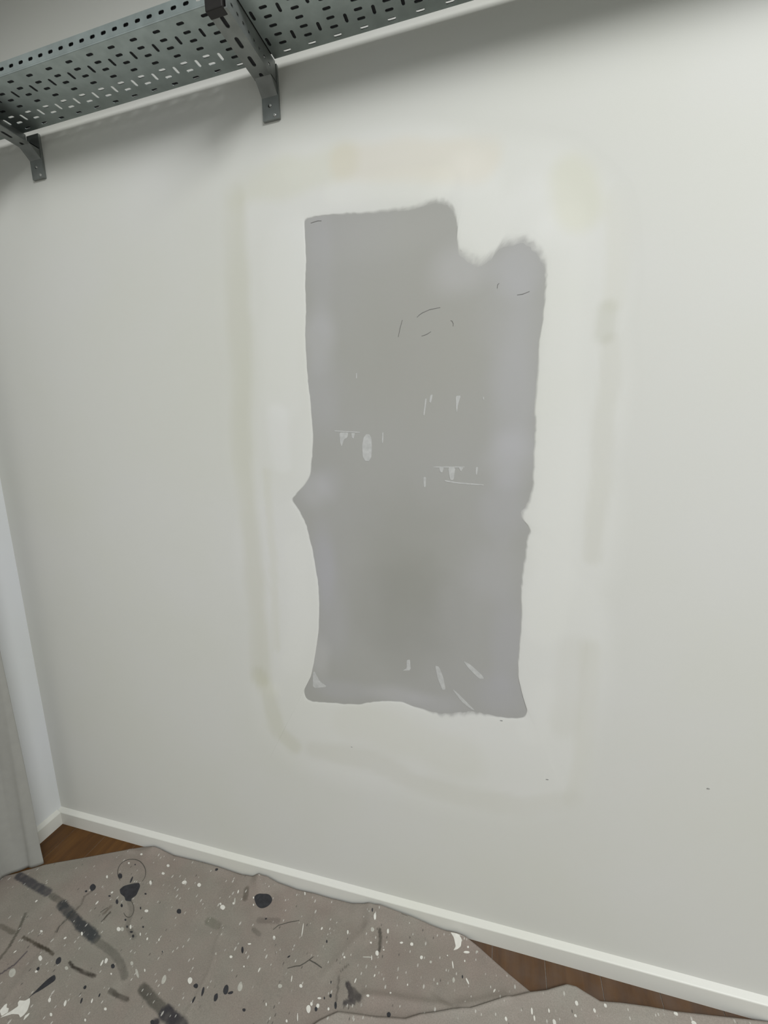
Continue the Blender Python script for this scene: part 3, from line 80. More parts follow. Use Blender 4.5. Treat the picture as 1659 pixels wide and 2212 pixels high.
DARK = [[(-0.9035,0.8394),(-0.9004,0.8355),(-0.9039,0.8329),(-0.909,0.8322),(-0.9149,0.834),(-0.9181,0.8381),(-0.918,0.8421),(-0.9133,0.844),(-0.9071,0.8431)],[(-1.1674,0.8806),(-1.1628,0.8754),(-1.1651,0.8718),(-1.1714,0.872),(-1.1784,0.8747),(-1.1832,0.8796),(-1.1845,0.8842),(-1.1801,0.8857),(-1.1736,0.8847)],[(-1.2162,0.8261),(-1.2175,0.8213),(-1.2224,0.8181),(-1.2309,0.821),(-1.2388,0.8258),(-1.2412,0.8324),(-1.2377,0.8372),(-1.2288,0.8356),(-1.2202,0.8324)],[(-1.1104,0.8131),(-1.1075,0.8092),(-1.1074,0.8063),(-1.1114,0.807),(-1.1163,0.8089),(-1.1208,0.8132),(-1.1218,0.8165),(-1.1206,0.8187),(-1.1154,0.8162)],[(-1.0878,0.8077),(-1.0855,0.805),(-1.0866,0.8034),(-1.0892,0.803),(-1.093,0.8046),(-1.0959,0.8073),(-1.0969,0.81),(-1.0945,0.8109),(-1.0909,0.81)],[(-1.1328,0.6514),(-1.1335,0.6469),(-1.1369,0.6441),(-1.1434,0.6447),(-1.149,0.6494),(-1.1512,0.6544),(-1.1491,0.6579),(-1.1443,0.6593),(-1.1379,0.6562)],[(-0.7333,0.7018),(-0.7322,0.6988),(-0.7344,0.6962),(-0.7392,0.6965),(-0.7438,0.6973),(-0.7463,0.7003),(-0.7443,0.7028),(-0.7415,0.705),(-0.7364,0.7045)],[(-0.7099,0.695),(-0.7094,0.6901),(-0.7095,0.6857),(-0.7124,0.6875),(-0.7152,0.692),(-0.7175,0.6976),(-0.718,0.7027),(-0.7158,0.7032),(-0.7128,0.7007)],[(-0.7219,0.6748),(-0.7217,0.6703),(-0.7232,0.6679),(-0.7253,0.6694),(-0.727,0.6727),(-0.7273,0.6772),(-0.7263,0.6802),(-0.7247,0.6814),(-0.7227,0.6793)],[(-0.6512,0.7133),(-0.6498,0.707),(-0.6533,0.7039),(-0.6585,0.7042),(-0.6638,0.7086),(-0.6654,0.7149),(-0.6648,0.7205),(-0.6602,0.7222),(-0.6546,0.7192)],[(-0.637,0.7139),(-0.6367,0.7119),(-0.6386,0.7091),(-0.6431,0.7074),(-0.6465,0.7069),(-0.6493,0.7075),(-0.6472,0.7103),(-0.6442,0.7129),(-0.6399,0.7143)],[(-0.668,0.6936),(-0.6679,0.6888),(-0.6702,0.6862),(-0.674,0.6857),(-0.6773,0.6905),(-0.68,0.6958),(-0.6778,0.6992),(-0.675,0.7016),(-0.6711,0.698)],[(-0.9795,0.6802),(-0.9782,0.6771),(-0.9802,0.6754),(-0.9833,0.6742),(-0.988,0.6761),(-0.9917,0.6791),(-0.9907,0.6815),(-0.9886,0.6832),(-0.984,0.6828)],[(-1.0125,0.6247),(-1.0129,0.6223),(-1.015,0.6213),(-1.0179,0.6214),(-1.0205,0.6236),(-1.0209,0.626),(-1.02,0.6278),(-1.0177,0.6284),(-1.0145,0.6274)],[(-0.998,0.6016),(-0.997,0.5984),(-0.9974,0.5965),(-0.9995,0.5973),(-1.002,0.5998),(-1.0042,0.6034),(-1.0046,0.6064),(-1.003,0.6069),(-1.0004,0.6049)],[(-1.1733,0.6231),(-1.1733,0.6209),(-1.1754,0.6198),(-1.1784,0.6205),(-1.1816,0.6223),(-1.1822,0.625),(-1.1811,0.627),(-1.1781,0.6274),(-1.175,0.6255)],[(-1.0447,0.8544),(-1.0438,0.8529),(-1.0455,0.8518),(-1.0481,0.8514),(-1.0506,0.852),(-1.0522,0.8534),(-1.0516,0.8549),(-1.0492,0.8556),(-1.0466,0.8554)],[(-0.8731,0.9738),(-0.8725,0.9714),(-0.8737,0.969),(-0.8764,0.9672),(-0.8798,0.967),(-0.8817,0.9689),(-0.8823,0.9714),(-0.8796,0.9737),(-0.8762,0.9745)],[(-0.9804,0.7785),(-0.9792,0.777),(-0.9804,0.7759),(-0.9826,0.7757),(-0.9849,0.7765),(-0.9862,0.7779),(-0.9864,0.7794),(-0.9845,0.7801),(-0.9822,0.7797)],[(-0.8802,0.7417),(-0.8796,0.7405),(-0.8795,0.7395),(-0.8808,0.7397),(-0.8822,0.7405),(-0.8836,0.7418),(-0.8838,0.7429),(-0.8831,0.7433),(-0.8817,0.7429)],[(-0.7897,0.6149),(-0.7901,0.6127),(-0.7927,0.6115),(-0.7962,0.6117),(-0.7996,0.6133),(-0.8,0.6159),(-0.7985,0.618),(-0.7949,0.6181),(-0.7913,0.6173)],[(-0.6631,0.7989),(-0.6614,0.7947),(-0.6612,0.7921),(-0.663,0.7915),(-0.6668,0.7951),(-0.6695,0.7997),(-0.671,0.8037),(-0.67,0.8054),(-0.6667,0.8033)],[(-1.124,0.8772),(-1.1229,0.8714),(-1.1236,0.8687),(-1.1261,0.8701),(-1.1293,0.8746),(-1.1323,0.8813),(-1.133,0.8869),(-1.131,0.8875),(-1.1276,0.8834)],[(-1.026,0.7669),(-1.0249,0.765),(-1.025,0.7635),(-1.0272,0.7638),(-1.0298,0.7645),(-1.0317,0.7666),(-1.0325,0.7686),(-1.0306,0.7688),(-1.0285,0.7683)],[(-1.0014,0.76),(-1.001,0.7585),(-1.0028,0.757),(-1.0062,0.7567),(-1.0094,0.757),(-1.0114,0.7584),(-1.0098,0.76),(-1.0069,0.7609),(-1.0032,0.7614)],[(-0.9888,0.7524),(-0.987,0.7498),(-0.9884,0.7484),(-0.9908,0.7481),(-0.9942,0.7495),(-0.9961,0.7519),(-0.9966,0.7539),(-0.9949,0.7548),(-0.992,0.7543)],[(-1.045,0.78),(-1.0445,0.7784),(-1.0451,0.7771),(-1.0476,0.7768),(-1.0502,0.7777),(-1.0515,0.7793),(-1.0519,0.7809),(-1.0498,0.7814),(-1.0473,0.7813)],[(-1.1483,0.8209),(-1.1482,0.8195),(-1.1498,0.8183),(-1.1525,0.8179),(-1.1554,0.8183),(-1.1572,0.8196),(-1.156,0.821),(-1.1537,0.822),(-1.1506,0.822)],[(-0.9634,0.6218),(-0.9633,0.6196),(-0.9641,0.6184),(-0.9656,0.6186),(-0.9672,0.6207),(-0.9681,0.6232),(-0.9677,0.625),(-0.9664,0.6253),(-0.9649,0.6238)],[(-1.1539,0.9214),(-1.1534,0.9201),(-1.1542,0.9193),(-1.1556,0.9188),(-1.1577,0.9196),(-1.1587,0.921),(-1.159,0.9222),(-1.1579,0.923),(-1.1558,0.9223)],[(-1.2367,0.8157),(-1.2347,0.8142),(-1.2343,0.8123),(-1.2358,0.811),(-1.2385,0.8107),(-1.2411,0.8117),(-1.2425,0.8136),(-1.2419,0.8155),(-1.2396,0.8166)],[(-1.0282,0.8171),(-1.0273,0.8151),(-1.0269,0.8135),(-1.0287,0.8135),(-1.0312,0.815),(-1.0333,0.8171),(-1.0344,0.8191),(-1.0328,0.8193),(-1.0309,0.8191)],[(-0.6422,0.8853),(-0.6422,0.8841),(-0.6435,0.8833),(-0.6452,0.8828),(-0.6468,0.8835),(-0.6471,0.8846),(-0.6467,0.8857),(-0.6452,0.8862),(-0.6434,0.8863)],[(-0.3718,0.7562),(-0.3707,0.7517),(-0.3716,0.7486),(-0.3743,0.7487),(-0.377,0.7527),(-0.3786,0.7567),(-0.3787,0.7604),(-0.3769,0.7616),(-0.3743,0.7599)],[(-0.4154,0.7378),(-0.4155,0.7349),(-0.4169,0.7332),(-0.4193,0.7328),(-0.4216,0.7347),(-0.4231,0.7374),(-0.4223,0.7398),(-0.4205,0.7413),(-0.4178,0.74)],[(-0.3908,0.7695),(-0.3907,0.7669),(-0.3922,0.7657),(-0.394,0.7653),(-0.3962,0.7667),(-0.3969,0.7692),(-0.3964,0.7712),(-0.395,0.7726),(-0.3926,0.7719)],[(-0.4057,0.7616),(-0.4055,0.7599),(-0.4061,0.7588),(-0.4074,0.7587),(-0.4086,0.7601),(-0.4092,0.7616),(-0.4093,0.7632),(-0.4082,0.7636),(-0.4069,0.763)],[(-0.2381,0.7728),(-0.2388,0.7691),(-0.2409,0.7665),(-0.2442,0.7664),(-0.2471,0.7685),(-0.2485,0.7722),(-0.2463,0.775),(-0.2436,0.7763),(-0.2406,0.7755)],[(-0.6649,0.7991),(-0.6619,0.7942),(-0.6624,0.7919),(-0.6649,0.7927),(-0.6683,0.7953),(-0.6714,0.8002),(-0.6726,0.804),(-0.6716,0.8059),(-0.6682,0.8036)],[(-0.5331,0.8207),(-0.533,0.8194),(-0.5337,0.8174),(-0.5358,0.8156),(-0.538,0.8143),(-0.5392,0.8148),(-0.5387,0.8168),(-0.5368,0.819),(-0.5346,0.8208)],[(-0.5868,0.6916),(-0.5865,0.6895),(-0.5885,0.6881),(-0.5912,0.6878),(-0.5939,0.6887),(-0.5957,0.6905),(-0.5943,0.6923),(-0.5918,0.6931),(-0.5887,0.6934)],[(-0.4478,0.8765),(-0.447,0.874),(-0.4479,0.8729),(-0.449,0.8725),(-0.4508,0.8742),(-0.452,0.877),(-0.4518,0.879),(-0.4506,0.8794),(-0.4492,0.8788)],[(-0.3426,0.9686),(-0.3426,0.9665),(-0.3433,0.9651),(-0.3446,0.9653),(-0.346,0.9665),(-0.3468,0.9688),(-0.3463,0.9706),(-0.3453,0.9719),(-0.3437,0.9709)],[(-0.402,0.7953),(-0.4015,0.7932),(-0.4019,0.7919),(-0.403,0.7921),(-0.4043,0.7935),(-0.4051,0.7957),(-0.4051,0.7973),(-0.4044,0.7978),(-0.4032,0.7971)],[(-0.643,0.8845),(-0.6434,0.8834),(-0.6442,0.8823),(-0.646,0.8821),(-0.6477,0.8827),(-0.6482,0.8838),(-0.6479,0.885),(-0.6462,0.8857),(-0.6445,0.8852)],[(-0.0759,0.8904),(-0.0763,0.8882),(-0.0771,0.8867),(-0.0783,0.8865),(-0.0792,0.8883),(-0.0795,0.8908),(-0.079,0.8931),(-0.0777,0.8937),(-0.0767,0.8925)],[(-1.1389,0.8439),(-1.1355,0.8563),(-1.1109,0.871),(-1.095,0.8761),(-1.0834,0.8684),(-1.0725,0.8428),(-1.0797,0.8309),(-1.0728,0.8242),(-1.0921,0.8212),(-1.1042,0.8297),(-1.1255,0.8344)],[(-0.7137,0.9325),(-0.6957,0.9411),(-0.6715,0.9473),(-0.6551,0.9389),(-0.652,0.9275),(-0.6591,0.9136),(-0.6738,0.9051),(-0.6898,0.9082),(-0.7064,0.9209)],[(-1.1195,0.6253),(-1.1065,0.6177),(-1.1128,0.6071),(-1.1243,0.59),(-1.1342,0.5805),(-1.1383,0.5692),(-1.1349,0.5872),(-1.1304,0.6115),(-1.1242,0.6222)]]
LINES = [([(-1.1622,0.8677),(-1.1715,0.8718),(-1.1801,0.8767),(-1.1878,0.8822),(-1.1944,0.8882),(-1.1997,0.8946),(-1.2034,0.9011),(-1.2054,0.9075),(-1.2057,0.9136),(-1.2043,0.9194),(-1.201,0.9244),(-1.1962,0.9287),(-1.1897,0.9321),(-1.182,0.9344),(-1.1732,0.9355),(-1.1637,0.9355),(-1.1536,0.9344),(-1.1434,0.9321),(-1.1333,0.9288),(-1.1238,0.9246),(-1.115,0.9196),(-1.1071,0.9141),(-1.1006,0.908),(-1.0954,0.9018),(-1.0917,0.8954),(-1.0897,0.8892),(-1.0893,0.8832)],0.00176),([(-1.0734,0.8242),(-1.07,0.8231),(-1.0664,0.8217),(-1.0628,0.82),(-1.0593,0.818),(-1.0558,0.8157),(-1.0526,0.8133),(-1.0496,0.8107),(-1.0469,0.808),(-1.0445,0.8053),(-1.0426,0.8026),(-1.0411,0.8),(-1.04,0.7975),(-1.0395,0.7951),(-1.0394,0.793),(-1.0398,0.7911),(-1.0407,0.7895),(-1.042,0.7882),(-1.0438,0.7873),(-1.046,0.7867),(-1.0485,0.7865),(-1.0514,0.7866),(-1.0545,0.7871),(-1.0578,0.788),(-1.0612,0.7892),(-1.0647,0.7908),(-1.0682,0.7926)],0.00132),([(-0.5268,0.7933),(-0.5072,0.8028),(-0.4967,0.8063),(-0.4867,0.8157),(-0.4787,0.8246),(-0.4709,0.8344)],0.00176),([(-0.4787,0.8246),(-0.4605,0.8224),(-0.4387,0.8168)],0.0022),([(-0.6103,0.8653),(-0.6017,0.8785),(-0.5776,0.8936),(-0.5492,0.9063)],0.00143),([(-1.1126,0.7559),(-1.1109,0.7655),(-1.1116,0.7745),(-1.1053,0.7831)],0.0022),([(-1.1374,0.7749),(-1.1338,0.783),(-1.1276,0.7917)],0.00176),([(-1.2131,0.7013),(-1.2231,0.7164),(-1.2155,0.7433)],0.00176)]
STROKES = [([(-1.5028,0.7962),(-1.425,0.7872),(-1.3519,0.7797)],0.0105,(0.19,0.18,0.19),0.95),([(-1.3319,0.7763),(-1.2734,0.769)],0.00735,(0.3,0.28,0.24),0.75),([(-1.2765,0.7642),(-1.2364,0.7544)],0.01155,(0.14,0.145,0.15),0.9),([(-1.2235,0.7499),(-1.1977,0.7436),(-1.089,0.7178)],0.0105,(0.14,0.145,0.15),0.95),([(-1.1639,0.7347),(-1.1065,0.7227)],0.0126,(0.14,0.145,0.15),0.8),([(-1.0799,0.7143),(-1.0108,0.7038),(-0.9669,0.688),(-0.9357,0.6702)],0.00788,(0.3,0.28,0.24),0.6),([(-0.8707,0.6623),(-0.8269,0.6499),(-0.7869,0.6402)],0.0105,(0.2,0.19,0.16),0.75),([(-0.7762,0.6376),(-0.7189,0.6249)],0.01365,(0.13,0.12,0.13),0.95),([(-0.786,0.6142),(-0.7863,0.6073)],0.00945,(0.13,0.12,0.13),0.9),([(-1.2992,0.6697),(-1.232,0.666),(-1.1723,0.6599)],0.00315,(0.2,0.17,0.13),0.85),([(-1.2484,0.6652),(-1.1927,0.6625)],0.00367,(0.15,0.13,0.1),0.7),([(-1.1096,0.6565),(-1.0853,0.6501),(-1.0513,0.6485),(-1.0128,0.6493)],0.00315,(0.14,0.12,0.1),0.9),([(-0.9478,0.6365),(-0.9191,0.6334),(-0.8899,0.6335)],0.00473,(0.2,0.18,0.15),0.8),([(-1.3579,0.7168),(-1.3315,0.6794),(-1.3132,0.6428),(-1.3047,0.6083)],0.00367,(0.2,0.19,0.15),0.75),([(-1.2674,0.5844),(-1.2518,0.6134),(-1.2503,0.6443)],0.0021,(0.18,0.16,0.19),0.9),([(-1.2169,0.7489),(-1.2264,0.7212),(-1.2193,0.7021)],0.00158,(0.2,0.19,0.17),0.7),([(-1.2205,0.8202),(-1.2295,0.7995),(-1.2164,0.7795),(-1.2206,0.7519)],0.00262,(0.25,0.22,0.19),0.6),([(-0.3592,0.8016),(-0.3496,0.7925),(-0.3423,0.7757)],0.0063,(0.16,0.14,0.14),0.95),([(-0.3462,0.7934),(-0.3238,0.7824)],0.00735,(0.2,0.18,0.17),0.85),([(-0.3543,0.7653),(-0.3329,0.7736)],0.00525,(0.18,0.16,0.16),0.85),([(-0.3145,0.9377),(-0.3063,0.9188),(-0.3025,0.8916)],0.0042,(0.22,0.2,0.17),0.8),([(-0.3874,0.812),(-0.3793,0.7754),(-0.3754,0.7535)],0.0021,(0.28,0.25,0.22),0.7),([(-0.3886,0.8218),(-0.3738,0.8411)],0.00158,(0.26,0.24,0.2),0.7),([(-0.7486,0.9443),(-0.7371,0.9192)],0.00735,(0.3,0.27,0.22),0.7),([(-0.6647,0.8504),(-0.6428,0.8441)],0.00525,(0.3,0.27,0.23),0.5),([(-0.8077,0.8383),(-0.7734,0.8347)],0.00945,(0.36,0.35,0.27),0.5),([(-0.6622,0.8755),(-0.6095,0.889)],0.00735,(0.33,0.28,0.25),0.5),([(-1.0828,0.8271),(-1.0485,0.8024),(-1.0308,0.7688),(-0.9866,0.7499)],0.0063,(0.3,0.28,0.24),0.4),([(-1.1249,0.7763),(-1.1214,0.797)],0.0042,(0.3,0.24,0.19),0.6),([(-1.1104,0.7634),(-1.1106,0.7839)],0.0021,(0.22,0.17,0.14),0.8),([(-1.3985,0.6746),(-1.3383,0.6716)],0.00525,(0.28,0.25,0.2),0.6)]
RIDGES = [([(-0.7523,0.8291),(-0.7494,0.7981),(-0.7313,0.7562),(-0.7243,0.73),(-0.7211,0.683),(-0.724,0.645),(-0.726,0.6147)],0.0022,0.006),([(-0.3626,1.0037),(-0.3534,0.9607),(-0.3464,0.9085)],0.004,0.012),([(-0.1453,0.8455),(-0.1169,0.8342),(-0.0873,0.8239)],-0.003,0.008),([(-0.3087,0.7881),(-0.2505,0.7995),(-0.2044,0.8042),(-0.0873,0.8239),(0.0302,0.8743)],0.006,0.012),([(-0.7331,0.991),(-0.7268,0.9672),(-0.7044,0.9442)],0.004,0.01),([(-1.1076,0.9854),(-1.1494,0.968),(-1.2178,0.9577)],0.003,0.008),([(-1.528,0.8425),(-1.4559,0.7117)],0.002,0.02),([(-1.2091,0.7356),(-1.1993,0.6123),(-1.187,0.5379)],0.0025,0.012),([(-0.4261,0.802),(-0.3803,0.8884),(-0.3347,0.9593)],0.002,0.01)]


# ------------------------------------------------------------------ helpers
def tag(o, label=None, cat=None, group=None, kind=None):
    if label: o['label'] = label
    if cat: o['category'] = cat
    if group: o['group'] = group
    if kind: o['kind'] = kind
    return o


def link(name, me, mat=None, parent=None, smooth=False):
    o = bpy.data.objects.new(name, me)
    COL.objects.link(o)
    if mat: me.materials.append(mat)
    if parent: o.parent = parent
    if smooth:
        me.polygons.foreach_set('use_smooth', [True] * len(me.polygons))
    return o


def from_bm(name, bm, mat=None, parent=None, smooth=False):
    me = bpy.data.meshes.new(name)
    bm.normal_update()
    bm.to_mesh(me)
    bm.free()
    return link(name, me, mat, parent, smooth)


def from_py(name, v, f, mat=None, parent=None, smooth=False):
    me = bpy.data.meshes.new(name)
    me.from_pydata([tuple(map(float, p)) for p in v], [], f)
    me.update()
    return link(name, me, mat, parent, smooth)


def empty(name, loc):
    o = bpy.data.objects.new(name, None)
    o.empty_display_size = 0.05
    COL.objects.link(o)
    o.location = loc
    return o


def box_bm(x0, x1, y0, y1, z0, z1, bevel=0.0, seg=2, bm=None):
    own = bm is None
    if own: bm = bmesh.new()
    vs = [bm.verts.new((x, y, z)) for x in (x0, x1) for y in (y0, y1) for z in (z0, z1)]
    idx = [(0, 1, 3, 2), (4, 6, 7, 5), (0, 4, 5, 1), (2, 3, 7, 6), (0, 2, 6, 4), (1, 5, 7, 3)]
    fs = [bm.faces.new([vs[i] for i in q]) for q in idx]
    if bevel > 0:
        es = list({e for f in fs for e in f.edges})
        bmesh.ops.bevel(bm, geom=es, offset=bevel, segments=seg, affect='EDGES', profile=0.5)
    return bm


def extrude_profile(name, pts, axis, a0, a1, mat, parent=None):
    """closed profile in the two other axes, extruded along axis"""
    bm = bmesh.new()
    def mk(p, a):
        return (a, p[0], p[1]) if axis == 'x' else (p[0], a, p[1])
    A = [bm.verts.new(mk(p, a0)) for p in pts]
    B = [bm.verts.new(mk(p, a1)) for p in pts]
    n = len(pts)
    bm.faces.new(A); bm.faces.new(B[::-1])
    for i in range(n):
        bm.faces.new((A[i], B[i], B[(i + 1) % n], A[(i + 1) % n]))
    bmesh.ops.recalc_face_normals(bm, faces=bm.faces[:])
    return from_bm(name, bm, mat, parent)


def color_attr(me, cols):
    a = me.color_attributes.new('col', 'FLOAT_COLOR', 'POINT')
    c = np.ones((len(me.vertices), 4), dtype=np.float32)
    c[:, :3] = cols
    a.data.foreach_set('color', c.ravel())


def seg_dist(P, pl):
    """distance of points P (n,2) to a polyline"""
    d = np.full(len(P), 9.0)
    for a, b in zip(pl[:-1], pl[1:]):
        a = np.array(a[:2]); b = np.array(b[:2]); ab = b - a
        t = np.clip(((P - a) @ ab) / max(ab @ ab, 1e-12), 0, 1)
        q = a + t[:, None] * ab
        d = np.minimum(d, np.hypot(*(P - q).T))
    return d


def smooth01(x):
    x = np.clip(x, 0, 1)
    return x * x * (3 - 2 * x)


_lat = RNG.rand(64, 64)
def vnoise(x, y):
    x = np.asarray(x, float); y = np.asarray(y, float)
    xi = np.floor(x).astype(int); yi = np.floor(y).astype(int)
    fx = smooth01(x - xi); fy = smooth01(y - yi)
    g = lambda i, j: _lat[i % 64, j % 64]
    return ((g(xi, yi) * (1 - fx) + g(xi + 1, yi) * fx) * (1 - fy) +
            (g(xi, yi + 1) * (1 - fx) + g(xi + 1, yi + 1) * fx) * fy) - 0.5


# ------------------------------------------------------------------ materials
def new_mat(name, rough=0.6, metal=0.0, spec=0.4):
    m = bpy.data.materials.new(name)
    m.use_nodes = True
    nt = m.node_tree
    b = nt.nodes['Principled BSDF']
    b.inputs['Roughness'].default_value = rough
    b.inputs['Metallic'].default_value = metal
    b.inputs['Specular IOR Level'].default_value = spec
    return m, nt, b


def noise_node(nt, scale, detail=3.0, rough=0.5, vec=None):
    n = nt.nodes.new('ShaderNodeTexNoise')
    n.inputs['Scale'].default_value = scale
    n.inputs['Detail'].default_value = detail
    n.inputs['Roughness'].default_value = rough
    if vec is None:
        tc = nt.nodes.new('ShaderNodeTexCoord')
        vec = tc.outputs['Object']
    nt.links.new(vec, n.inputs['Vector'])
    return n


def ramp(nt, src, stops):
    r = nt.nodes.new('ShaderNodeValToRGB')
    el = r.color_ramp.elements
    while len(el) < len(stops): el.new(0.5)
    for e, (p, c) in zip(el, stops):
        e.position = p
        e.color = (c[0], c[1], c[2], 1) if not isinstance(c, (int, float)) else (c, c, c, 1)
    nt.links.new(src, r.inputs['Fac'])
    return r


def mix(nt, kind, fac, a, b):
    n = nt.nodes.new('ShaderNodeMix')
    n.data_type = 'RGBA'
    n.blend_type = kind
    for sock, v in ((n.inputs[0], fac), (n.inputs[6], a), (n.inputs[7], b)):
        if hasattr(v, 'is_output'): nt.links.new(v, sock)
        elif isinstance(v, (int, float)): sock.default_value = v
        else: sock.default_value = (*v, 1)
    return n.outputs[2]


def bump(nt, b, src, strength, dist):
    n = nt.nodes.new('ShaderNodeBump')
    n.inputs['Strength'].default_value = strength
    n.inputs['Distance'].default_value = dist
    nt.links.new(src, n.inputs['Height'])
    nt.links.new(n.outputs['Normal'], b.inputs['Normal'])


WALL = (0.665, 0.66, 0.622)
def paint_mat(name, use_attr, color=WALL, rough=0.62):
    m, nt, b = new_mat(name, rough, spec=0.25)
    big = noise_node(nt, 2.2, 3)
    tone = ramp(nt, big.outputs['Fac'], [(0.3, (0.975, 0.98, 0.95)), (0.7, (1.0, 1.0, 1.01))])
    if use_attr:
        at = nt.nodes.new('ShaderNodeVertexColor'); at.layer_name = 'col'
        base = at.outputs['Color']
    else:
        base = color
    nt.links.new(mix(nt, 'MULTIPLY', 1.0, base, tone.outputs['Color']), b.inputs['Base Color'])
    fine = noise_node(nt, 520, 2)
    bump(nt, b, fine.outputs['Fac'], 0.10, 0.0006)
    return m


M_wall = paint_mat('wall_paint', False)
M_plaster = paint_mat('plaster_and_board', True, rough=0.75)
M_ceil = paint_mat('ceiling_paint', False, (0.74, 0.74, 0.72))
M_left = paint_mat('left_wall_paint', False, (0.73, 0.74, 0.75))
M_skirt = paint_mat('skirting_gloss', False, (0.72, 0.71, 0.66), 0.35)


def flat_mat(name, color, rough=0.6, var=0.08, scale=60, metal=0.0, bmp=0.0):
    m, nt, b = new_mat(name, rough, metal)
    n = noise_node(nt, scale, 3)
    lo = tuple(c * (1 - var) for c in color); hi = tuple(min(1, c * (1 + var)) for c in color)
    r = ramp(nt, n.outputs['Fac'], [(0.3, lo), (0.7, hi)])
    nt.links.new(r.outputs['Color'], b.inputs['Base Color'])
    if bmp: bump(nt, b, n.outputs['Fac'], bmp, 0.001)
    return m


M_steel = flat_mat('galvanised_steel', (0.42, 0.475, 0.465), 0.42, 0.10, 35, 0.85)
M_bracket = flat_mat('bracket_steel', (0.26, 0.275, 0.265), 0.48, 0.16, 28, 0.7)
M_bolt = flat_mat('bolt_zinc', (0.62, 0.62, 0.6), 0.3, 0.05, 80, 0.8)
M_cap = flat_mat('black_plastic', (0.012, 0.010, 0.009), 0.5, 0.2, 60)
M_dark = flat_mat('dark_board', (0.010, 0.010, 0.013), 0.7, 0.3, 25)
M_white = flat_mat('white_paint_spot', (0.72, 0.70, 0.64), 0.5, 0.06, 120)
M_faint = flat_mat('thin_white_paint_spot', (0.47, 0.455, 0.40), 0.7, 0.10, 150)
M_black = flat_mat('dark_paint_spot', (0.030, 0.030, 0.034), 0.55, 0.25, 90)
M_line = flat_mat('dried_drip_line', (0.085, 0.078, 0.065), 0.6, 0.15, 90)
M_smear = flat_mat('filler_smear', (0.51, 0.51, 0.495), 0.75, 0.10, 90)
M_pencil = flat_mat('pencil', (0.17, 0.165, 0.155), 0.7, 0.15, 150)
M_dent = flat_mat('dent_grey', (0.30, 0.30, 0.29), 0.8, 0.1, 100)  # even grey of the small wall marks
M_cloth = flat_mat('hanging_cloth', (0.32, 0.315, 0.288), 0.9, 0.03, 40, bmp=0.05)
M_sub = flat_mat('subfloor_dust', (0.34, 0.31, 0.28), 0.9, 0.2, 200)


def floor_mat():
    m, nt, b = new_mat('reddish_timber', 0.42, spec=0.35)
    tc = nt.nodes.new('ShaderNodeTexCoord')
    mp = nt.nodes.new('ShaderNodeMapping')
    mp.inputs['Scale'].default_value = (38, 2.2, 1)
    nt.links.new(tc.outputs['Object'], mp.inputs['Vector'])
    oi = nt.nodes.new('ShaderNodeObjectInfo')
    add = nt.nodes.new('ShaderNodeVectorMath'); add.operation = 'ADD'
    cmb = nt.nodes.new('ShaderNodeCombineXYZ')
    mul = nt.nodes.new('ShaderNodeMath'); mul.operation = 'MULTIPLY'; mul.inputs[1].default_value = 37
    nt.links.new(oi.outputs['Random'], mul.inputs[0])
    nt.links.new(mul.outputs[0], cmb.inputs['Z'])
    nt.links.new(mp.outputs[0], add.inputs[0]); nt.links.new(cmb.outputs[0], add.inputs[1])
    g = noise_node(nt, 1.0, 6, 0.6, add.outputs[0])
    wood = ramp(nt, g.outputs['Fac'], [(0.28, (0.062, 0.025, 0.005)), (0.5, (0.100, 0.042, 0.008)), (0.72, (0.135, 0.060, 0.012))])
    # plaster dust swept along the right hand half of the floor
    sx = nt.nodes.new('ShaderNodeSeparateXYZ')
    geo = nt.nodes.new('ShaderNodeNewGeometry')
    nt.links.new(geo.outputs['Position'], sx.inputs[0])
    mr = nt.nodes.new('ShaderNodeMapRange')
    mr.inputs['From Min'].default_value = -0.9; mr.inputs['From Max'].default_value = -0.1
    nt.links.new(sx.outputs['X'], mr.inputs['Value'])
    dn = noise_node(nt, 14, 4, 0.6, geo.outputs['Position'])
    dr = ramp(nt, dn.outputs['Fac'], [(0.3, 0.15), (0.75, 0.62)])
    mm = nt.nodes.new('ShaderNodeMath'); mm.operation = 'MULTIPLY'
    nt.links.new(mr.outputs[0], mm.inputs[0]); nt.links.new(dr.outputs['Color'], mm.inputs[1])
    c = mix(nt, 'MIX', mm.outputs[0], wood.outputs['Color'], (0.118, 0.092, 0.078))
    nt.links.new(c, b.inputs['Base Color'])
    bump(nt, b, g.outputs['Fac'], 0.08, 0.0006)
    return m


M_floor = floor_mat()


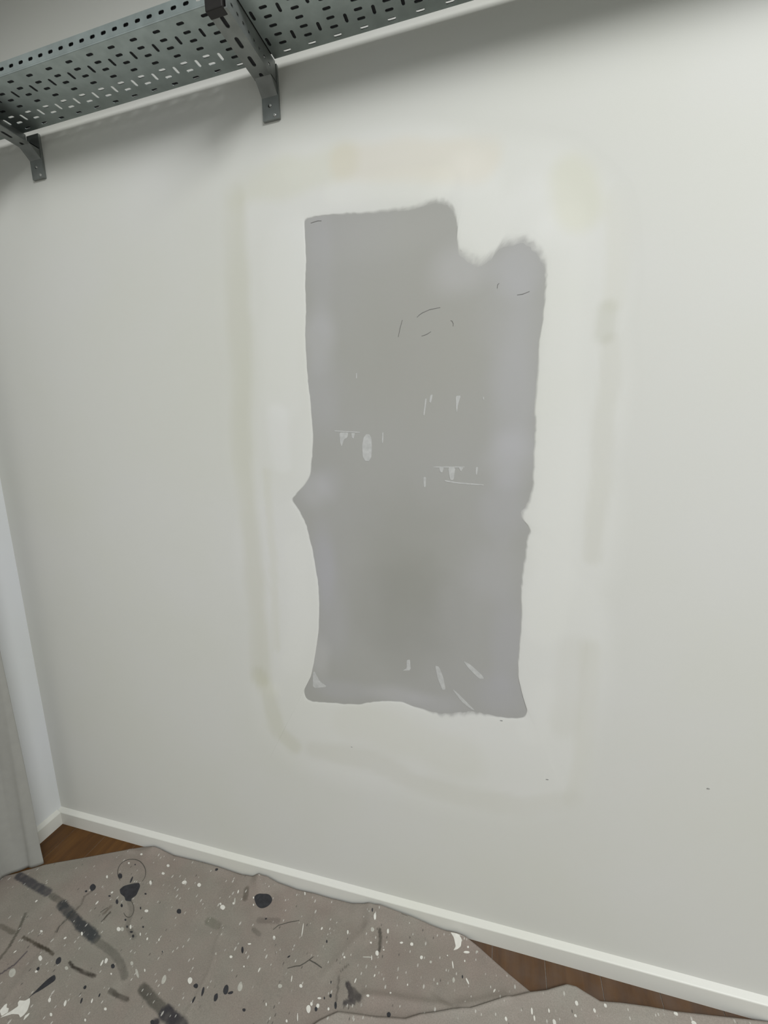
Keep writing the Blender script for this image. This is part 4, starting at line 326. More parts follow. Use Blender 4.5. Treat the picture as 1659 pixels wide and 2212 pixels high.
def sheet_mat():
    m, nt, b = new_mat('drop_sheet_canvas', 0.88, spec=0.15)
    at = nt.nodes.new('ShaderNodeVertexColor'); at.layer_name = 'col'
    tc = nt.nodes.new('ShaderNodeTexCoord')
    n1 = noise_node(nt, 6, 4, 0.6)
    t1 = ramp(nt, n1.outputs['Fac'], [(0.35, (1.0, 0.955, 0.94)), (0.62, (0.965, 0.99, 0.965))])
    c = mix(nt, 'MULTIPLY', 1.0, at.outputs['Color'], t1.outputs['Color'])
    # tiny flecks of white paint, then fewer dark ones
    for scale, thr, colr, off in ((150, 0.16, (0.62, 0.60, 0.55), 0.0), (85, 0.13, (0.60, 0.58, 0.53), 3.1), (95, 0.10, (0.10, 0.09, 0.08), 7.7)):
        mp = nt.nodes.new('ShaderNodeMapping')
        mp.inputs['Location'].default_value = (off, off * 1.7, 0)
        mp.inputs['Scale'].default_value = (1.0, 0.45, 1.0)
        nt.links.new(tc.outputs['Object'], mp.inputs['Vector'])
        v = nt.nodes.new('ShaderNodeTexVoronoi')
        v.inputs['Scale'].default_value = scale
        nt.links.new(mp.outputs[0], v.inputs['Vector'])
        sel = nt.nodes.new('ShaderNodeSeparateColor')
        nt.links.new(v.outputs['Color'], sel.inputs[0])
        gate = ramp(nt, sel.outputs[0], [(0.86, 0.0), (0.90, 1.0)])
        spot = ramp(nt, v.outputs['Distance'], [(thr, 1.0), (thr + 0.10, 0.0)])
        ml = nt.nodes.new('ShaderNodeMath'); ml.operation = 'MULTIPLY'
        nt.links.new(gate.outputs['Color'], ml.inputs[0]); nt.links.new(spot.outputs['Color'], ml.inputs[1])
        m2 = nt.nodes.new('ShaderNodeMath'); m2.operation = 'MULTIPLY'; m2.inputs[1].default_value = 0.75
        nt.links.new(ml.outputs[0], m2.inputs[0])
        c = mix(nt, 'MIX', m2.outputs[0], c, colr)
    weave = noise_node(nt, 420, 2)
    wv = ramp(nt, weave.outputs['Fac'], [(0.3, 0.86), (0.7, 1.06)])
    c = mix(nt, 'MULTIPLY', 1.0, c, wv.outputs['Color'])
    nt.links.new(c, b.inputs['Base Color'])
    bump(nt, b, weave.outputs['Fac'], 0.25, 0.0008)
    return m


M_sheet = sheet_mat()

# ------------------------------------------------------------------ setting
LX = -1.572            # left wall surface
XR, YF = 3.0, -3.2
ox = [p[0] for p in OUTLINE]; oz = [p[1] for p in OUTLINE]
HX0, HX1, HZ0, HZ1 = min(ox) - .03, max(ox) + .03, min(oz) - .03, max(oz) + .03


def wall_with_hole():
    xs = [LX - .1, HX0, HX1, XR]; zs = [0.0, HZ0, HZ1, CEIL]
    bm = bmesh.new()
    V = {}
    for k, y in enumerate((1.0, 1.1)):
        for i, x in enumerate(xs):
            for j, z in enumerate(zs):
                V[k, i, j] = bm.verts.new((x, y, z))
    for i in range(3):
        for j in range(3):
            if (i, j) == (1, 1): continue
            bm.faces.new((V[0, i, j], V[0, i + 1, j], V[0, i + 1, j + 1], V[0, i, j + 1]))
            bm.faces.new((V[1, i, j], V[1, i, j + 1], V[1, i + 1, j + 1], V[1, i + 1, j]))
    def side(a, b): bm.faces.new((V[(0,) + a], V[(1,) + a], V[(1,) + b], V[(0,) + b]))
    for i in range(3): side((i, 0), (i + 1, 0)); side((i, 3), (i + 1, 3))
    for j in range(3): side((0, j), (0, j + 1)); side((3, j), (3, j + 1))
    ring = [(1, 1), (2, 1), (2, 2), (1, 2)]
    for a, b in zip(ring, ring[1:] + ring[:1]): side(a, b)
    bmesh.ops.recalc_face_normals(bm, faces=bm.faces[:])
    return from_bm('wall_back', bm, M_wall)


wall_back = tag(wall_with_hole(), 'white painted back wall around the grey plasterboard repair', kind='structure')
wall_left = from_bm('wall_left', box_bm(LX - .1, LX, YF, 1.0, 0, CEIL), M_left)
tag(wall_left, 'narrow sliver of white wall in the left corner', kind='structure')
cb = box_bm(LX - .1, XR, .47, 1.1, CEIL, CEIL + .05)                 # unseen ceiling with a long opening added to let soft light in
box_bm(LX - .1, XR, YF, YF + .3, CEIL, CEIL + .05, bm=cb)
box_bm(LX - .1, LX + .08, YF + .3, .47, CEIL, CEIL + .05, bm=cb)
box_bm(XR - .1, XR, YF + .3, .47, CEIL, CEIL + .05, bm=cb)
ceiling = from_bm('ceiling', cb, M_ceil)
tag(ceiling, kind='structure')
floor = from_bm('floor', box_bm(LX - .1, XR, YF, 1.1, -.08, -.0016), M_sub)
tag(floor, 'reddish brown timber plank floor showing beside the drop sheets', kind='structure')
skb = extrude_profile('baseboard_back', [(1.0, 0), (.985, 0), (.985, .0475), (.9858, .0492), (.9875, .0505), (1.0, .0575)], 'x', LX, XR, M_skirt)
tag(skb, 'white bevelled skirting board along the back wall', kind='structure')
skl = extrude_profile('baseboard_left', [(LX, 0), (LX + .015, 0), (LX + .015, .0475), (LX + .0142, .0492), (LX + .0125, .0505), (LX, .0575)], 'y', YF, .985, M_skirt)
tag(skl, 'short white skirting board on the left wall by the corner', kind='structure')

# floor planks: one mesh, copies
PW = .135
plank_bm = box_bm(-PW / 2 + .0007, PW / 2 - .0007, -.7, .7, -.0016, 0, .0004, 1)
plank0 = from_bm('plank', plank_bm, M_floor, floor)
first = True
i = 0
x = .1298 - PW * 13 + PW / 2
while x < XR:
    if x - PW / 2 > LX - .12:
        ends = 1.0 - random.uniform(.25, 1.35)
        y = ends + .7 if ends + 1.4 > 1.0 else ends
        yc = ends + .7
        while yc - .7 > YF - .2:
            if first: o = plank0; first = False
            else:
                o = plank0.copy(); COL.objects.link(o)
            o.location = (x, min(yc, 2.0), 0)
            if yc + .7 > 1.09:          # last board cut at the wall
                L = 1.09 - (yc - .7)
                o.location.y = 1.09 - L / 2
                o.scale.y = L / 1.4
            yc -= 1.4012
        i += 1
    x += PW
# small dents on the wall paint
for k, (mx, mz) in enumerate(MARKS):
    bm = bmesh.new()
    r = (.0022, .0024, .0018, .0018, .0020)[k]
    ret = bmesh.ops.create_circle(bm, cap_ends=True, radius=r, segments=8, matrix=Matrix.Translation((mx, .9984, mz)) @ Matrix.Rotation(math.pi / 2, 4, 'X') @ Matrix.Diagonal((1.5, .6, 1, 1)))
    ex = bmesh.ops.extrude_face_region(bm, geom=bm.faces[:])
    bmesh.ops.translate(bm, verts=[v for v in ex['geom'] if isinstance(v, bmesh.types.BMVert)], vec=(0, .002, 0))
    from_bm('dent', bm, M_dent, wall_back)

# ------------------------------------------------------------------ plasterboard patch
BOARD = np.array((0.390, 0.384, 0.366))
WALLC = np.array(WALL)


def board_col(P):
    c = np.tile(BOARD, (len(P), 1))
    f = np.ones((len(P), 3))
    for (m, rx, rz, col, s) in MOTTLES:
        wob = .25 * vnoise(P[:, 0] * 22 + m[0] * 9, P[:, 1] * 22)
        r = np.hypot((P[:, 0] - m[0]) / rx, (P[:, 1] - m[1]) / rz) + wob
        w = smooth01(1.25 - r * .8) * s
        f *= 1 + (np.array(col) - 1) * w[:, None]
    f *= (1 + .03 * vnoise(P[:, 0] * 9, P[:, 1] * 5))[:, None]
    return c * f


def filler_col(P):
    c = np.tile(WALLC * np.array((1.05, 1.05, 1.06)), (len(P), 1))
    for pl, w, col, s in BANDS:
        d = seg_dist(P, pl) / (w * 1.15) + .35 * vnoise(P[:, 0] * 14, P[:, 1] * 14)
        k = smooth01((1.2 - d) / .75) * s
        c *= 1 + (np.array((col[0], col[1] * .5 + col[0] * .5, col[2] * .7 + col[0] * .29)) * 1.12 - 1.12 if col[0] < 1 else np.array(col) - 1) * k[:, None]
    return c * (1 + .025 * vnoise(P[:, 0] * 7, P[:, 1] * 4))[:, None]


def make_patch():
    nx, nz = 150, 270
    X = np.linspace(HX0, HX1, nx); Z = np.linspace(HZ0, HZ1, nz)
    gx, gz = np.meshgrid(X, Z)
    P = np.stack([gx.ravel(), gz.ravel()], 1)
    v = [(a, 1.0, b) for a, b in P] + [(HX0, 1.012, HZ0), (HX1, 1.012, HZ0), (HX1, 1.012, HZ1), (HX0, 1.012, HZ1)]
    f = [(j * nx + i, j * nx + i + 1, (j + 1) * nx + i + 1, (j + 1) * nx + i) for j in range(nz - 1) for i in range(nx - 1)]
    b = nx * nz
    f.append((b + 3, b + 2, b + 1, b))
    f.append(tuple(range(nx)[::-1]) + (b, b + 1))
    f.append(tuple((nz - 1) * nx + i for i in range(nx)) + (b + 2, b + 3))
    f.append(tuple(j * nx for j in range(nz)) + (b + 3, b))
    f.append(tuple(j * nx + nx - 1 for j in range(nz))[::-1] + (b + 1, b + 2))
    o = from_py('plasterboard_patch', v, f, M_plaster)
    cols = np.vstack([board_col(P), np.tile(BOARD, (4, 1))])
    color_attr(o.data, cols)
    tag(o, 'tall grey plasterboard repair patch with feathered white filler edges on the back wall', 'wall patch')

    # joint compound: ring of filler feathered over board and wall
    cx, cz = CEN
    pts = np.array(OUTLINE)
    ang = np.unwrap(np.arctan2(pts[:, 0] - cx, pts[:, 1] - cz))
    # resample the outline every few mm, with a slight ragged edge
    loop = np.vstack([pts, pts[:1]])
    dense = []
    for a, b2 in zip(loop[:-1], loop[1:]):
        n = max(1, int(np.hypot(*(b2 - a)[:2]) / .0045))
        for k in range(n): dense.append(a + (b2 - a) * k / n)
    D = np.array(dense)
    # soften corners of the polyline
    for _ in range(2):
        D = .5 * D + .25 * (np.roll(D, 1, 0) + np.roll(D, -1, 0))
    n = len(D)
    rad = np.hypot(D[:, 0] - cx, D[:, 1] - cz)
    th = np.arctan2(D[:, 0] - cx, D[:, 1] - cz)
    w = D[:, 2]
    tu = np.unwrap(th)
    if tu[-1] < tu[0]: tu = -tu
    th2 = np.maximum.accumulate(tu + np.arange(n) * 1e-6)
    th = th2 if np.unwrap(th)[-1] > np.unwrap(th)[0] else -th2
    rad = rad + (.26 * w + .0005) * (vnoise(np.arange(n) * .55, 3.3 + 0 * w) + vnoise(np.arange(n) * .21, 9.3 + 0 * w)) * 2
    rim = np.array(RIM)
    rth = np.arctan2(rim[:, 0] - cx, rim[:, 1] - cz); rr = np.hypot(rim[:, 0] - cx, rim[:, 1] - cz)
    od = np.argsort(rth)
    R_out = np.interp(th, rth[od], rr[od], period=2 * math.pi)
    R_out = np.maximum(R_out, rad + .05)
    inner = [-1.0, -.7, -.4, -.15, .15, .4, .7, 1.0]
    V = []; Cc = []; Y = []
    for s in inner:
        # ragged per-step brush marks in wide soft zones
        jit = .55 * w * vnoise(np.arange(n) * .9 + s * 7, 20 + s * 11 + 0 * w) * (w > .006)
        r = rad + s * w * 1.15 + jit * (1 - abs(s))
        P = np.stack([cx + r * np.sin(th), cz + r * np.cos(th)], 1)
        t = smooth01((s + 1) / 2)
        k = np.clip(t + (.45 * vnoise(P[:, 0] * 140, P[:, 1] * 140) * (w > .006) * (1 - abs(s))), 0, 1)[:, None]
        Cc.append(board_col(P) * (1 - k) + filler_col(P) * k)
        Y.append(1 - (-.0002 + .0012 * t) * np.ones(n)); V.append(P)
    ro = rad + w * 1.15
    NO = 22
    for q in range(1, NO + 1):
        u = (q / NO) ** 1.15
        r = ro + (R_out - ro) * u
        P = np.stack([cx + r * np.sin(th), cz + r * np.cos(th)], 1)
        c = filler_col(P)
        e = smooth01((u - .72) / .28)
        Cc.append(c * (1 - e) + WALLC * e)
        hump = .0010 + .0006 * math.sin(min(u * 1.6, 1) * math.pi)
        Y.append(1 - (hump * (1 - smooth01((u - .4) / .6)) + .00015) * np.ones(n)); V.append(P)
    V = np.array(V); Y = np.array(Y); Cc = np.array(Cc)
    K = len(V)
    verts = np.stack([V[:, :, 0].ravel(), Y.ravel(), V[:, :, 1].ravel()], 1)
    faces = [(k * n + i, (k + 1) * n + i, (k + 1) * n + (i + 1) % n, k * n + (i + 1) % n) for k in range(K - 1) for i in range(n)]
    jc = from_py('joint_compound', verts, faces, M_plaster, o, True)
    bm = bmesh.new(); bm.from_mesh(jc.data)
    bm.normal_update()
    if sum(f.normal.y for f in bm.faces) > 0:
        bmesh.ops.reverse_faces(bm, faces=bm.faces[:])
        bm.to_mesh(jc.data)
    bm.free()
    color_attr(jc.data, Cc.reshape(-1, 3))
    tag(jc, 'white filler feathered around the bare grey board')
    for pl in SMEARS:
        prism('filler_smear', [(a, b) for a, b in pl], .0004, 'wall', M_smear, o)
    for pl in PENCIL:
        ribbon('pencil_mark', pl, .0014, .0003, M_pencil, o)
    return o


def prism(name, poly, h, plane, mat, parent, zf=None, rnd=0):
    """thin slab following wall (y = 1) or a ground height function"""
    drop = len(poly) == 9 and plane != 'wall'
    for _ in range(2 if drop else 1):      # round the corners
        q = []
        for a, b in zip(poly, list(poly[1:]) + [poly[0]]):
            k = .25 if drop else .14
            q += [(a[0] * (1 - k) + b[0] * k, a[1] * (1 - k) + b[1] * k), (a[0] * k + b[0] * (1 - k), a[1] * k + b[1] * (1 - k))]
        poly = q
    n = len(poly)
    bm = bmesh.new()
    if plane == 'wall':
        A = [bm.verts.new((p[0], 1 - h, p[1])) for p in poly]
        B = [bm.verts.new((p[0], 1 + .0008, p[1])) for p in poly]
    else:
        A = [bm.verts.new((p[0], p[1], zf(p[0], p[1]) + h)) for p in poly]
        B = [bm.verts.new((p[0], p[1], zf(p[0], p[1]) - .0006)) for p in poly]
    top = bm.faces.new(A); bm.faces.new(B[::-1])
    for i in range(n): bm.faces.new((A[i], B[i], B[(i + 1) % n], A[(i + 1) % n]))
    bmesh.ops.recalc_face_normals(bm, faces=bm.faces[:])
    bmesh.ops.triangulate(bm, faces=[f for f in bm.faces if len(f.verts) > 4])
    return from_bm(name, bm, mat, parent)


def ribbon(name, pl, w, h, mat, parent, zf=None):
    """thin raised line on wall (zf None) or ground"""
    p = np.array([q[:2] for q in pl], float)
    t = np.gradient(p, axis=0); t /= np.maximum(np.hypot(*t.T), 1e-9)[:, None]
    nn = np.stack([-t[:, 1], t[:, 0]], 1)
    k = len(p)
    ww = w * (.55 + .45 * np.sin(np.linspace(.35, math.pi - .35, k)))[:, None] / 2
    L, R_ = p + nn * ww, p - nn * ww
    v = []; f = []
    for a, b in zip(L, R_):
        for q, hh in ((a, -.0006), (a, h), (b, h), (b, -.0006)):
            v.append((q[0], 1 - hh, q[1]) if zf is None else (q[0], q[1], zf(q[0], q[1]) + hh))
    for i in range(k - 1):
        for j in range(3):
            f.append((4 * i + j, 4 * i + j + 1, 4 * i + 5 + j, 4 * i + 4 + j))
    f.append((0, 3, 2, 1)); e = 4 * (k - 1); f.append((e, e + 1, e + 2, e + 3))
    o = from_py(name, v, f, mat, parent)
    bm = bmesh.new(); bm.from_mesh(o.data); bmesh.ops.recalc_face_normals(bm, faces=bm.faces[:]); bm.to_mesh(o.data); bm.free()
    return o


patch = make_patch()

# ------------------------------------------------------------------ perforated trays
TZ = 1.387 + .81          # underside of the trays
TY0, TY1 = .845, .9875    # front bend and back edge
PIT, X0 = .0572, -.632
ROWS = [.860, .8795, .8985, .918, .9375, .957, .9765]


def capsule(cx, cy, L, W, along):
    pts = []
    h = L / 2 - W / 2
    for s in (1, -1):
        for k in range(5):
            a = math.radians(-90 + 45 * k) + (0 if s > 0 else math.pi)
            pts.append((s * h + W / 2 * math.cos(a), W / 2 * math.sin(a)))
    if along == 'y': pts = [(-b, a) for a, b in pts]
    return [(cx + a, cy + b) for a, b in pts]


def holed_panel(x0, x1, y0, y1, slots):
    """flat polygon with capsule holes -> (verts2d, faces)"""
    verts = [(x0, y0), (x1, y0), (x1, y1), (x0, y1)]
    edges = [(0, 1), (1, 2), (2, 3), (3, 0)]
    for s in slots:
        b = len(verts); n = len(s)
        verts += s
        edges += [(b + i, b + (i + 1) % n) for i in range(n)]
    vo, eo, fo, *_ = delaunay_2d_cdt([Vector(p) for p in verts], edges, [], 1, 1e-7)
    def inside(p, poly):
        c = False; j = len(poly) - 1
        for i in range(len(poly)):
            if (poly[i][1] > p[1]) != (poly[j][1] > p[1]) and p[0] < (poly[j][0] - poly[i][0]) * (p[1] - poly[i][1]) / (poly[j][1] - poly[i][1]) + poly[i][0]: c = not c
            j = i
        return c
    out = []
    for f in fo:
        c = (sum(vo[i].x for i in f) / len(f), sum(vo[i].y for i in f) / len(f))
        if not any(inside(c, s) for s in slots): out.append(tuple(f))
    return [(v.x, v.y) for v in vo], out


def tray_part(name, cells, flat, mat, parent, thick):
    """cells: list of (x0, x1, a0, a1, slots); flat(u, v) -> xyz"""
    bm = bmesh.new()
    for x0, x1, a0, a1, slots in cells:
        vv, ff = holed_panel(x0, x1, a0, a1, slots)
        B = [bm.verts.new(flat(*p)) for p in vv]
        for f in ff: bm.faces.new([B[i] for i in f])
    bmesh.ops.remove_doubles(bm, verts=bm.verts[:], dist=1e-5)
    bmesh.ops.recalc_face_normals(bm, faces=bm.faces[:])
    ex = bmesh.ops.extrude_face_region(bm, geom=bm.faces[:])
    vs = [v for v in ex['geom'] if isinstance(v, bmesh.types.BMVert)]
    bmesh.ops.translate(bm, verts=vs, vec=thick)
    bmesh.ops.recalc_face_normals(bm, faces=bm.faces[:])
    return from_bm(name, bm, mat, parent)


def make_tray(x0, x1, label):
    root = empty('perforated_tray', ((x0 + x1) / 2, (TY0 + TY1) / 2, TZ))
    root.matrix_world = Matrix.Translation(root.location)
    off = Vector(root.location)
    deck, lip = [], []
    k0 = math.floor((x0 - (X0 - .0143)) / PIT); k1 = math.ceil((x1 - (X0 - .0143)) / PIT)
    for k in range(k0, k1):
        a = max(x0, X0 - .0143 + k * PIT); b = min(x1, X0 - .0143 + (k + 1) * PIT)
        if b - a < .001: continue
        xl, xt = X0 + k * PIT, X0 + .0286 + k * PIT
        s = []
        if a < xl - .010 and b > xl + .010: s += [capsule(xl, y, .0172, .0062, 'x') for y in ROWS]
        if a < xt - .005 and b > xt + .005: s += [capsule(xt, y, .0195, .0068, 'y') for y in (.889, .9475)]
        deck.append((a, b, TY0, TY1, s))
        l = []
        for c in (xl, xt):
            if a < c - .008 and b > c + .008: l.append(capsule(c, TZ + .0135, .0135, .0066, 'x'))
        lip.append((a, b, TZ + .0028, TZ + .0265, l))
    d = tray_part('deck', deck, lambda u, v: (u - off.x, v - off.y, TZ - off.z), M_steel, root, (0, 0, .0014))
    f = tray_part('front_lip', lip, lambda u, v: (u - off.x, TY0 - .0012 - off.y, v - off.z), M_steel, root, (0, .0012, 0))
    # rolled bend between deck and lip
    prof = [(TY0 - .0002, 0.0), (TY0 - .0010, .0005), (TY0 - .0016, .0016), (TY0 - .0012, .0028), (TY0, .0028), (TY0 + .0002, .0014)]
    bd = extrude_profile('bend', [(p[0] - off.y, p[1]) for p in prof], 'x', x0 - off.x, x1 - off.x, M_steel, root)
    tag(root, label, 'cable tray', 'perforated steel trays high on the wall')
    return root


make_tray(LX + .006, -.5005, 'perforated grey steel tray high on the wall, left of the large bracket')
make_tray(-.4965, 1.5, 'perforated grey steel tray high on the wall, right of the large bracket')


# dark boards lying in the trays (seen through the slots)
def dark_board(x0, x1, y0, y1, z1, label):
    o = from_bm('dark_board', box_bm(x0, x1, y0, y1, TZ + .0016, z1, .002, 2), M_dark)
    tag(o, label, 'board', 'dark boards stored on the trays')
    return o


dark_board(LX + .02, -.592, .8475, .9275, TZ + .0245, 'narrow dark board lying in the left steel tray, seen through its slots')
dark_board(-.589, 1.45, .8475, .9778, TZ + .010, 'wide dark board lying in the right steel tray, seen through its slots')



def tube(name, pts, r, mat, parent=None, n=8):
    bm = bmesh.new(); rings = []
    for p in pts:
        rings.append([bm.verts.new((p[0], p[1] + r * math.cos(2 * math.pi * k / n), p[2] + r * math.sin(2 * math.pi * k / n))) for k in range(n)])
    for A, B in zip(rings[:-1], rings[1:]):
        for k in range(n): bm.faces.new((A[k], A[(k + 1) % n], B[(k + 1) % n], B[k]))
    bm.faces.new(rings[0][::-1]); bm.faces.new(rings[-1])
    bmesh.ops.recalc_face_normals(bm, faces=bm.faces[:])
    return from_bm(name, bm, mat, parent, True)


cable = tube('cable', [(LX + .02 + .0097 * k, .9785 + .0006 * math.sin(k * .7), TZ + .0042) for k in range(100)], .0027, M_dark)  # unseen cable added so the rear slots of the left tray look dark
tag(cable, 'thin dark cable added along the back edge of the left steel tray to darken its slots', 'cable')

# ------------------------------------------------------------------ brackets
def make_bracket(xl, web_side, label):
    """folded steel arm under the tray: flat strip below, web on one side, plate on the wall"""
    W, Hh, T = .041, .0408, .0022
    yf = .816
    root = empty('wall_bracket', (xl + W / 2, 1.0, TZ - .10))
    off = Vector(root.location)
    zb = TZ - Hh - .0002
    xs = [c for c in (.838, .877, .925, .9715)]
    sl = [capsule(xl + W * .5, y, .026, .0085, 'y') for y in ((.8385, .884, .9285, .9715))]
    strip = tray_part('arm_strip', [(xl, xl + W, yf, .9925, sl)], lambda u, v: (u - off.x, v - off.y, zb - off.z), M_bracket, root, (0, 0, T))
    back = from_bm('slot_shade_plate', box_bm(xl + .006 - off.x, xl + W - .006 - off.x, yf + .014 - off.y, .990 - off.y, zb + T - off.z, zb + T + .0015 - off.z), M_dark, root)  # dark plate added above the slots, shade inside the arm as colour
    # web with a row of small holes
    xw = xl + W - T if web_side > 0 else xl
    holes = [capsule(y, zb + .0165, .0085, .0052, 'x') for y in (.833, .851, .870, .889, .908, .927, .946, .965)]
    web = tray_part('arm_web', [(yf, .9925, zb + T, zb + Hh, holes)], lambda u, v: (xw - off.x, u - off.y, v - off.z), M_bracket, root, (T, 0, 0))
    # wall plate with bolt hole, slight fold to the arm
    zt, z0 = TZ - .004, TZ - .107
    hl = [capsule(xl + W * .50, z0 + .027, .009, .0065, 'x')]
    plate = tray_part('wall_plate', [(xl + .002, xl + W + .002, z0, zt, hl)], lambda u, v: (u - off.x, .9935 - off.y, v - off.z), M_bracket, root, (0, .0062, 0))
    fold = extrude_profile('fold', [(.968 - off.y, zb + T - off.z), (.968 - off.y, zb - off.z), (.9935 - off.y, zb - .022 - off.z), (.9935 - off.y, zb + T - off.z)], 'x', xl + .0025 - off.x, xl + W - off.x, M_bracket, root)
    # bolts: head + shank
    for bx, bz, r in ((xl + W * .55, z0 + .027, .0032), (xl + W * .78, z0 + .007, .0036)):
        bm = bmesh.new()
        m = Matrix.Translation((bx - off.x, .9925 - off.y, bz - off.z)) @ Matrix.Rotation(math.pi / 2, 4, 'X')
        bmesh.ops.create_cone(bm, cap_ends=True, radius1=r, radius2=r * .8, depth=.0024, segments=12, matrix=m)
        bmesh.ops.bevel(bm, geom=bm.edges[:], offset=.0004, segments=1, affect='EDGES')
        b = from_bm('bolt', bm, M_bolt, root)
        tag(b, 'bright bolt head')
    # black end cap on the free end of the arm
    cap = from_bm('end_cap', box_bm(xl - .001 - off.x, xl + W - .006 - off.x, yf - .006 - off.y, yf + .012 - off.y, zb - .0012 - off.z, TZ - .001 - off.z, .0016, 2), M_cap, root)
    tag(cap, 'black end cap')
    tag(root, label, 'bracket', 'steel wall brackets under the trays')
    return root


make_bracket(-.5395, 1, 'grey steel wall bracket under the joint of the two trays')
make_bracket(-1.2370, -1, 'grey steel wall bracket near the left edge, holding up the left tray')

# ------------------------------------------------------------------ drop sheets
EDGE = np.array(SHEET_EDGE)
ES = (EDGE[-1, 1] - EDGE[-3, 1]) / (EDGE[-1, 0] - EDGE[-3, 0])
EX = np.append(EDGE[:, 0], 1.3); EY = np.append(EDGE[:, 1], EDGE[-1, 1] + ES * (1.3 - EDGE[-1, 0])); EZ = np.append(EDGE[:, 2], .004)
SBASE = np.array((0.284, 0.247, 0.217))


def sheet_z(x, y):
    x = np.atleast_1d(np.asarray(x, float)); y = np.atleast_1d(np.asarray(y, float))
    P = np.stack([x, y], 1)
    z = .0040 + .0035 * (vnoise(x * 9 + 3, y * 9) + .5) * smooth01((np.interp(x, EX, EY) - y) / .05)
    z += .0016 * vnoise(x * 26 + 7, y * 22)
    for pl, h, w in RIDGES:
        d = seg_dist(P, pl)
        z += h * np.exp(-(d / w) ** 2)
    lift = np.interp(x, EX, EZ) - .004
    d = np.interp(x, EX, EY) - y
    z += lift * np.exp(-(np.maximum(d, 0) / .022) ** 1.5)
    return np.maximum(z, .0028)


def make_sheet1():
    xs = np.concatenate([np.arange(LX + .010, .40, .0038), np.linspace(.41, 1.3, 60)])
    yb = np.interp(xs, EX, EY)
    t = np.concatenate([np.arange(0, .50, .0030), np.linspace(.51, 1.5, 30)])
    gx = np.repeat(xs[:, None], len(t), 1)
    gy = yb[:, None] - t[None, :]
    x, y = gx.ravel(), gy.ravel()
    z = sheet_z(x, y)
    n = len(t)
    f = [(i * n + j, i * n + j + 1, (i + 1) * n + j + 1, (i + 1) * n + j) for i in range(len(xs) - 1) for j in range(n - 1)]
    o = from_py('drop_sheet', np.stack([x, y, z], 1), f, M_sheet, None, True)
    P = np.stack([x, y], 1)
    c = np.tile(SBASE, (len(P), 1))
    g = smooth01(.5 + 1.4 * vnoise(x * 5 + 11, y * 7 + 2))[:, None]
    c = c * (1 - g * .5) + np.array((.272, .258, .222)) * g * .5
    c *= (1 + .10 * vnoise(x * 31, y * 37))[:, None]
    for pl, hw, col, s in STROKES:
        d = seg_dist(P, pl) / hw + .24 * vnoise(x * 230, y * 230) + .16 * vnoise(x * 60, y * 60)
        k = smooth01((1.35 - d) / .55) * s * (.8 + .4 * (vnoise(x * 90 + 5, y * 60) + .5))
        k = np.clip(k, 0, 1)[:, None]
        c = c * (1 - k) + np.array(col) ** 1.0 * .42 * k
    color_attr(o.data, c)
    sm = o.modifiers.new('thickness', 'SOLIDIFY'); sm.thickness = .0014; sm.offset = -1
    tag(o, 'large taupe canvas drop sheet covered in dark stains and white paint drips along the skirting', 'drop sheet', 'painters drop sheets on the floor')
    zf = lambda a, b: float(sheet_z(a, b)[0])
    edge_ok = lambda pl: [(a, min(b, float(np.interp(a, EX, EY)) - .002)) for a, b in pl]
    for lst, mat, h, lab in ((WHITE, M_white, .0006, 'white paint drip'), (FAINT, M_faint, .0004, 'thin pale paint mark'), (DARK, M_black, .0006, 'dark paint spot')):
        for pl in lst:
            q = prism('paint_spot', edge_ok(pl), h, 'ground', mat, o, zf)
            q['label'] = lab
    for pl, w in LINES:
        q = ribbon('drip_line', edge_ok(pl), w * 1.3, .0005, M_line, o, zf)
    return o


sheet1 = make_sheet1()
E2 = np.array(SHEET2_EDGE)
E2X = np.append(E2[:, 0], 1.3); E2Y = np.minimum(np.append(E2[:, 1], .983), .982)


def make_sheet2():
    xs = np.concatenate([np.arange(-.44, .72, .004), np.linspace(.73, 1.3, 40)])
    yb = np.interp(xs, E2X, E2Y)
    t = np.concatenate([np.arange(0, .25, .004), np.linspace(.26, 1.3, 40)])
    x = np.repeat(xs[:, None], len(t), 1).ravel()
    y = (yb[:, None] - t[None, :]).ravel()
    d = np.tile(t, len(xs))
    base = np.where(y <= np.interp(x, EX, EY) + .004, sheet_z(x, y), .0030)
    # smooth the step where it leaves the lower sheet
    z = base + .0035 + .0045 * np.exp(-(d / .02) ** 2) + .006 * (vnoise(x * 8, y * 9 + 5) + .5) * smooth01(d / .03)
    n = len(t)
    f = [(i * n + j, i * n + j + 1, (i + 1) * n + j + 1, (i + 1) * n + j) for i in range(len(xs) - 1) for j in range(n - 1)]
    o = from_py('drop_sheet', np.stack([x, y, z], 1), f, M_sheet, None, True)
    c = np.tile(np.array((.330, .296, .264)), (len(x), 1)) * (1 + .16 * vnoise(x * 9 + 3, y * 12))[:, None]
    color_attr(o.data, c)
    sm = o.modifiers.new('thickness', 'SOLIDIFY'); sm.thickness = .0016; sm.offset = -1
    tag(o, 'paler drop sheet lapping over the stained one at the bottom right, reaching the skirting', 'drop sheet', 'painters drop sheets on the floor')
    zi = {}
    def zf(a, b):
        k = int(np.argmin((x - a) ** 2 + (y - b) ** 2)); return float(z[k])
    for (px, py, rx, ry) in SPOTS2:
        pl = [(px + rx * math.cos(a) * random.uniform(.8, 1.15), py + ry * math.sin(a) * random.uniform(.8, 1.15)) for a in [2 * math.pi * k / 9 for k in range(9)]]
        q = prism('paint_spot', [(a, min(b, float(np.interp(a, E2X, E2Y)) - .002)) for a, b in pl], .0008, 'ground', M_white, o, zf)
        q['label'] = 'white paint drip'
    return o


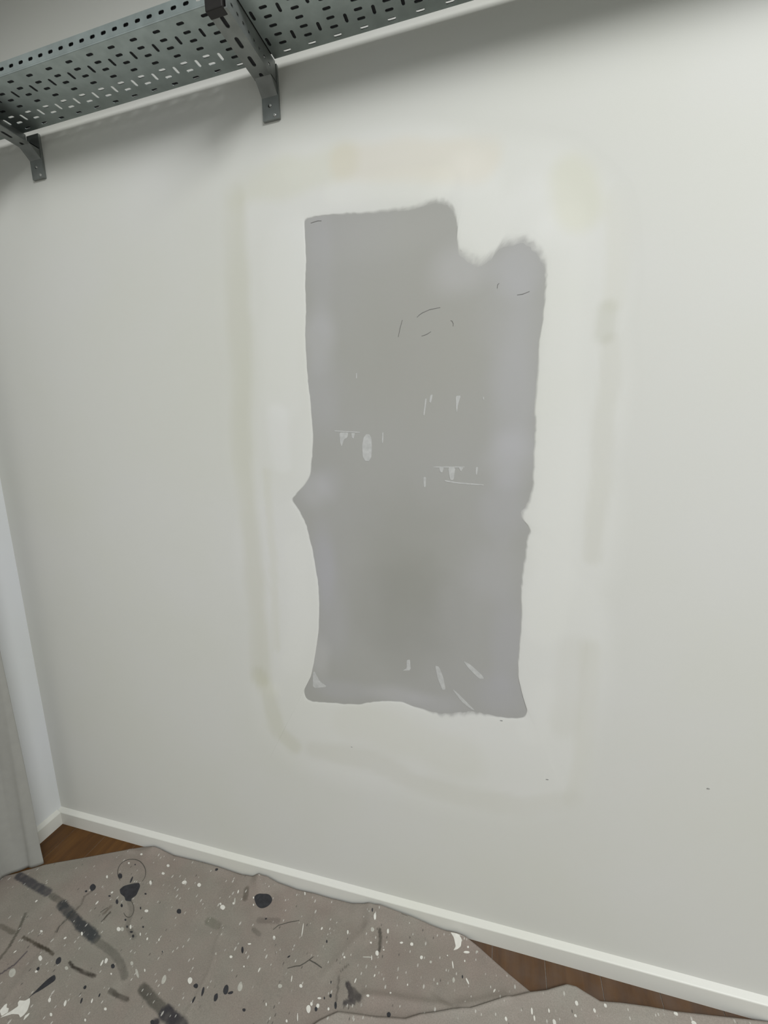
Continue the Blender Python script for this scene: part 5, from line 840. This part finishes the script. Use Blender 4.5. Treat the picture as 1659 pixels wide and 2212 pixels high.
SPOTS2 = [(.196, .905, .004, .005), (.235, .900, .003, .004), (.262, .917, .004, .004), (.42, .943, .005, .004), (.455, .935, .006, .004), (.09, .862, .003, .008), (.095, .85, .002, .006), (.13, .875, .002, .004), (.19, .88, .003, .003), (.14, .855, .004, .006), (.03, .83, .003, .004)]
sheet2 = make_sheet2()


# ------------------------------------------------------------------ hanging cloth
def make_cloth():
    # plan of the cloth: right hem by the corner, folds running back along the left wall
    path = [(-1.4655, .848), (-1.472, .836), (-1.486, .826), (-1.503, .822), (-1.519, .812), (-1.527, .796), (-1.540, .786), (-1.552, .774), (-1.548, .752), (-1.530, .735), (-1.520, .712), (-1.532, .690), (-1.548, .668), (-1.536, .640), (-1.520, .612), (-1.534, .585), (-1.549, .560), (-1.535, .530), (-1.522, .505)]
    p = np.array(path)
    for _ in range(3):
        q = np.empty((2 * len(p) - 1, 2)); q[::2] = p; q[1::2] = (p[:-1] + p[1:]) / 2
        q[1:-1] = .5 * q[1:-1] + .25 * (q[:-2] + q[2:]); p = q
    zs = np.concatenate([[.0085, .02, .035, .05, .07], np.linspace(.10, CEIL - .003, 46)])
    v = []
    c = p.mean(0)
    for z in zs:
        k = 1 - .10 * math.exp(-((z - .02) / .05) ** 2)     # hem tucked in a little at the floor
        amp = .8 + .2 * math.cos(z * 2.1)
        for i, (a, b) in enumerate(p):
            wob = .0022 * math.sin(i * .35 + z * 5.0) * amp
            xx = a + wob * .5; yy = b + wob
            if z < .075:
                xx += (.0042) * math.sin(i * .22 + 1) * (1 - z / .075)
            v.append((max(xx, LX + .017) if z < .07 else max(xx, LX + .004), yy, z))
    n = len(p)
    f = [(j * n + i, j * n + i + 1, (j + 1) * n + i + 1, (j + 1) * n + i) for j in range(len(zs) - 1) for i in range(n - 1)]
    o = from_py('hanging_cloth', v, f, M_cloth, None, True)
    sm = o.modifiers.new('thickness', 'SOLIDIFY'); sm.thickness = .003; sm.offset = 0
    tag(o, 'pale grey cloth hanging in soft folds to the floor at the left edge', 'cloth')
    return o


make_cloth()
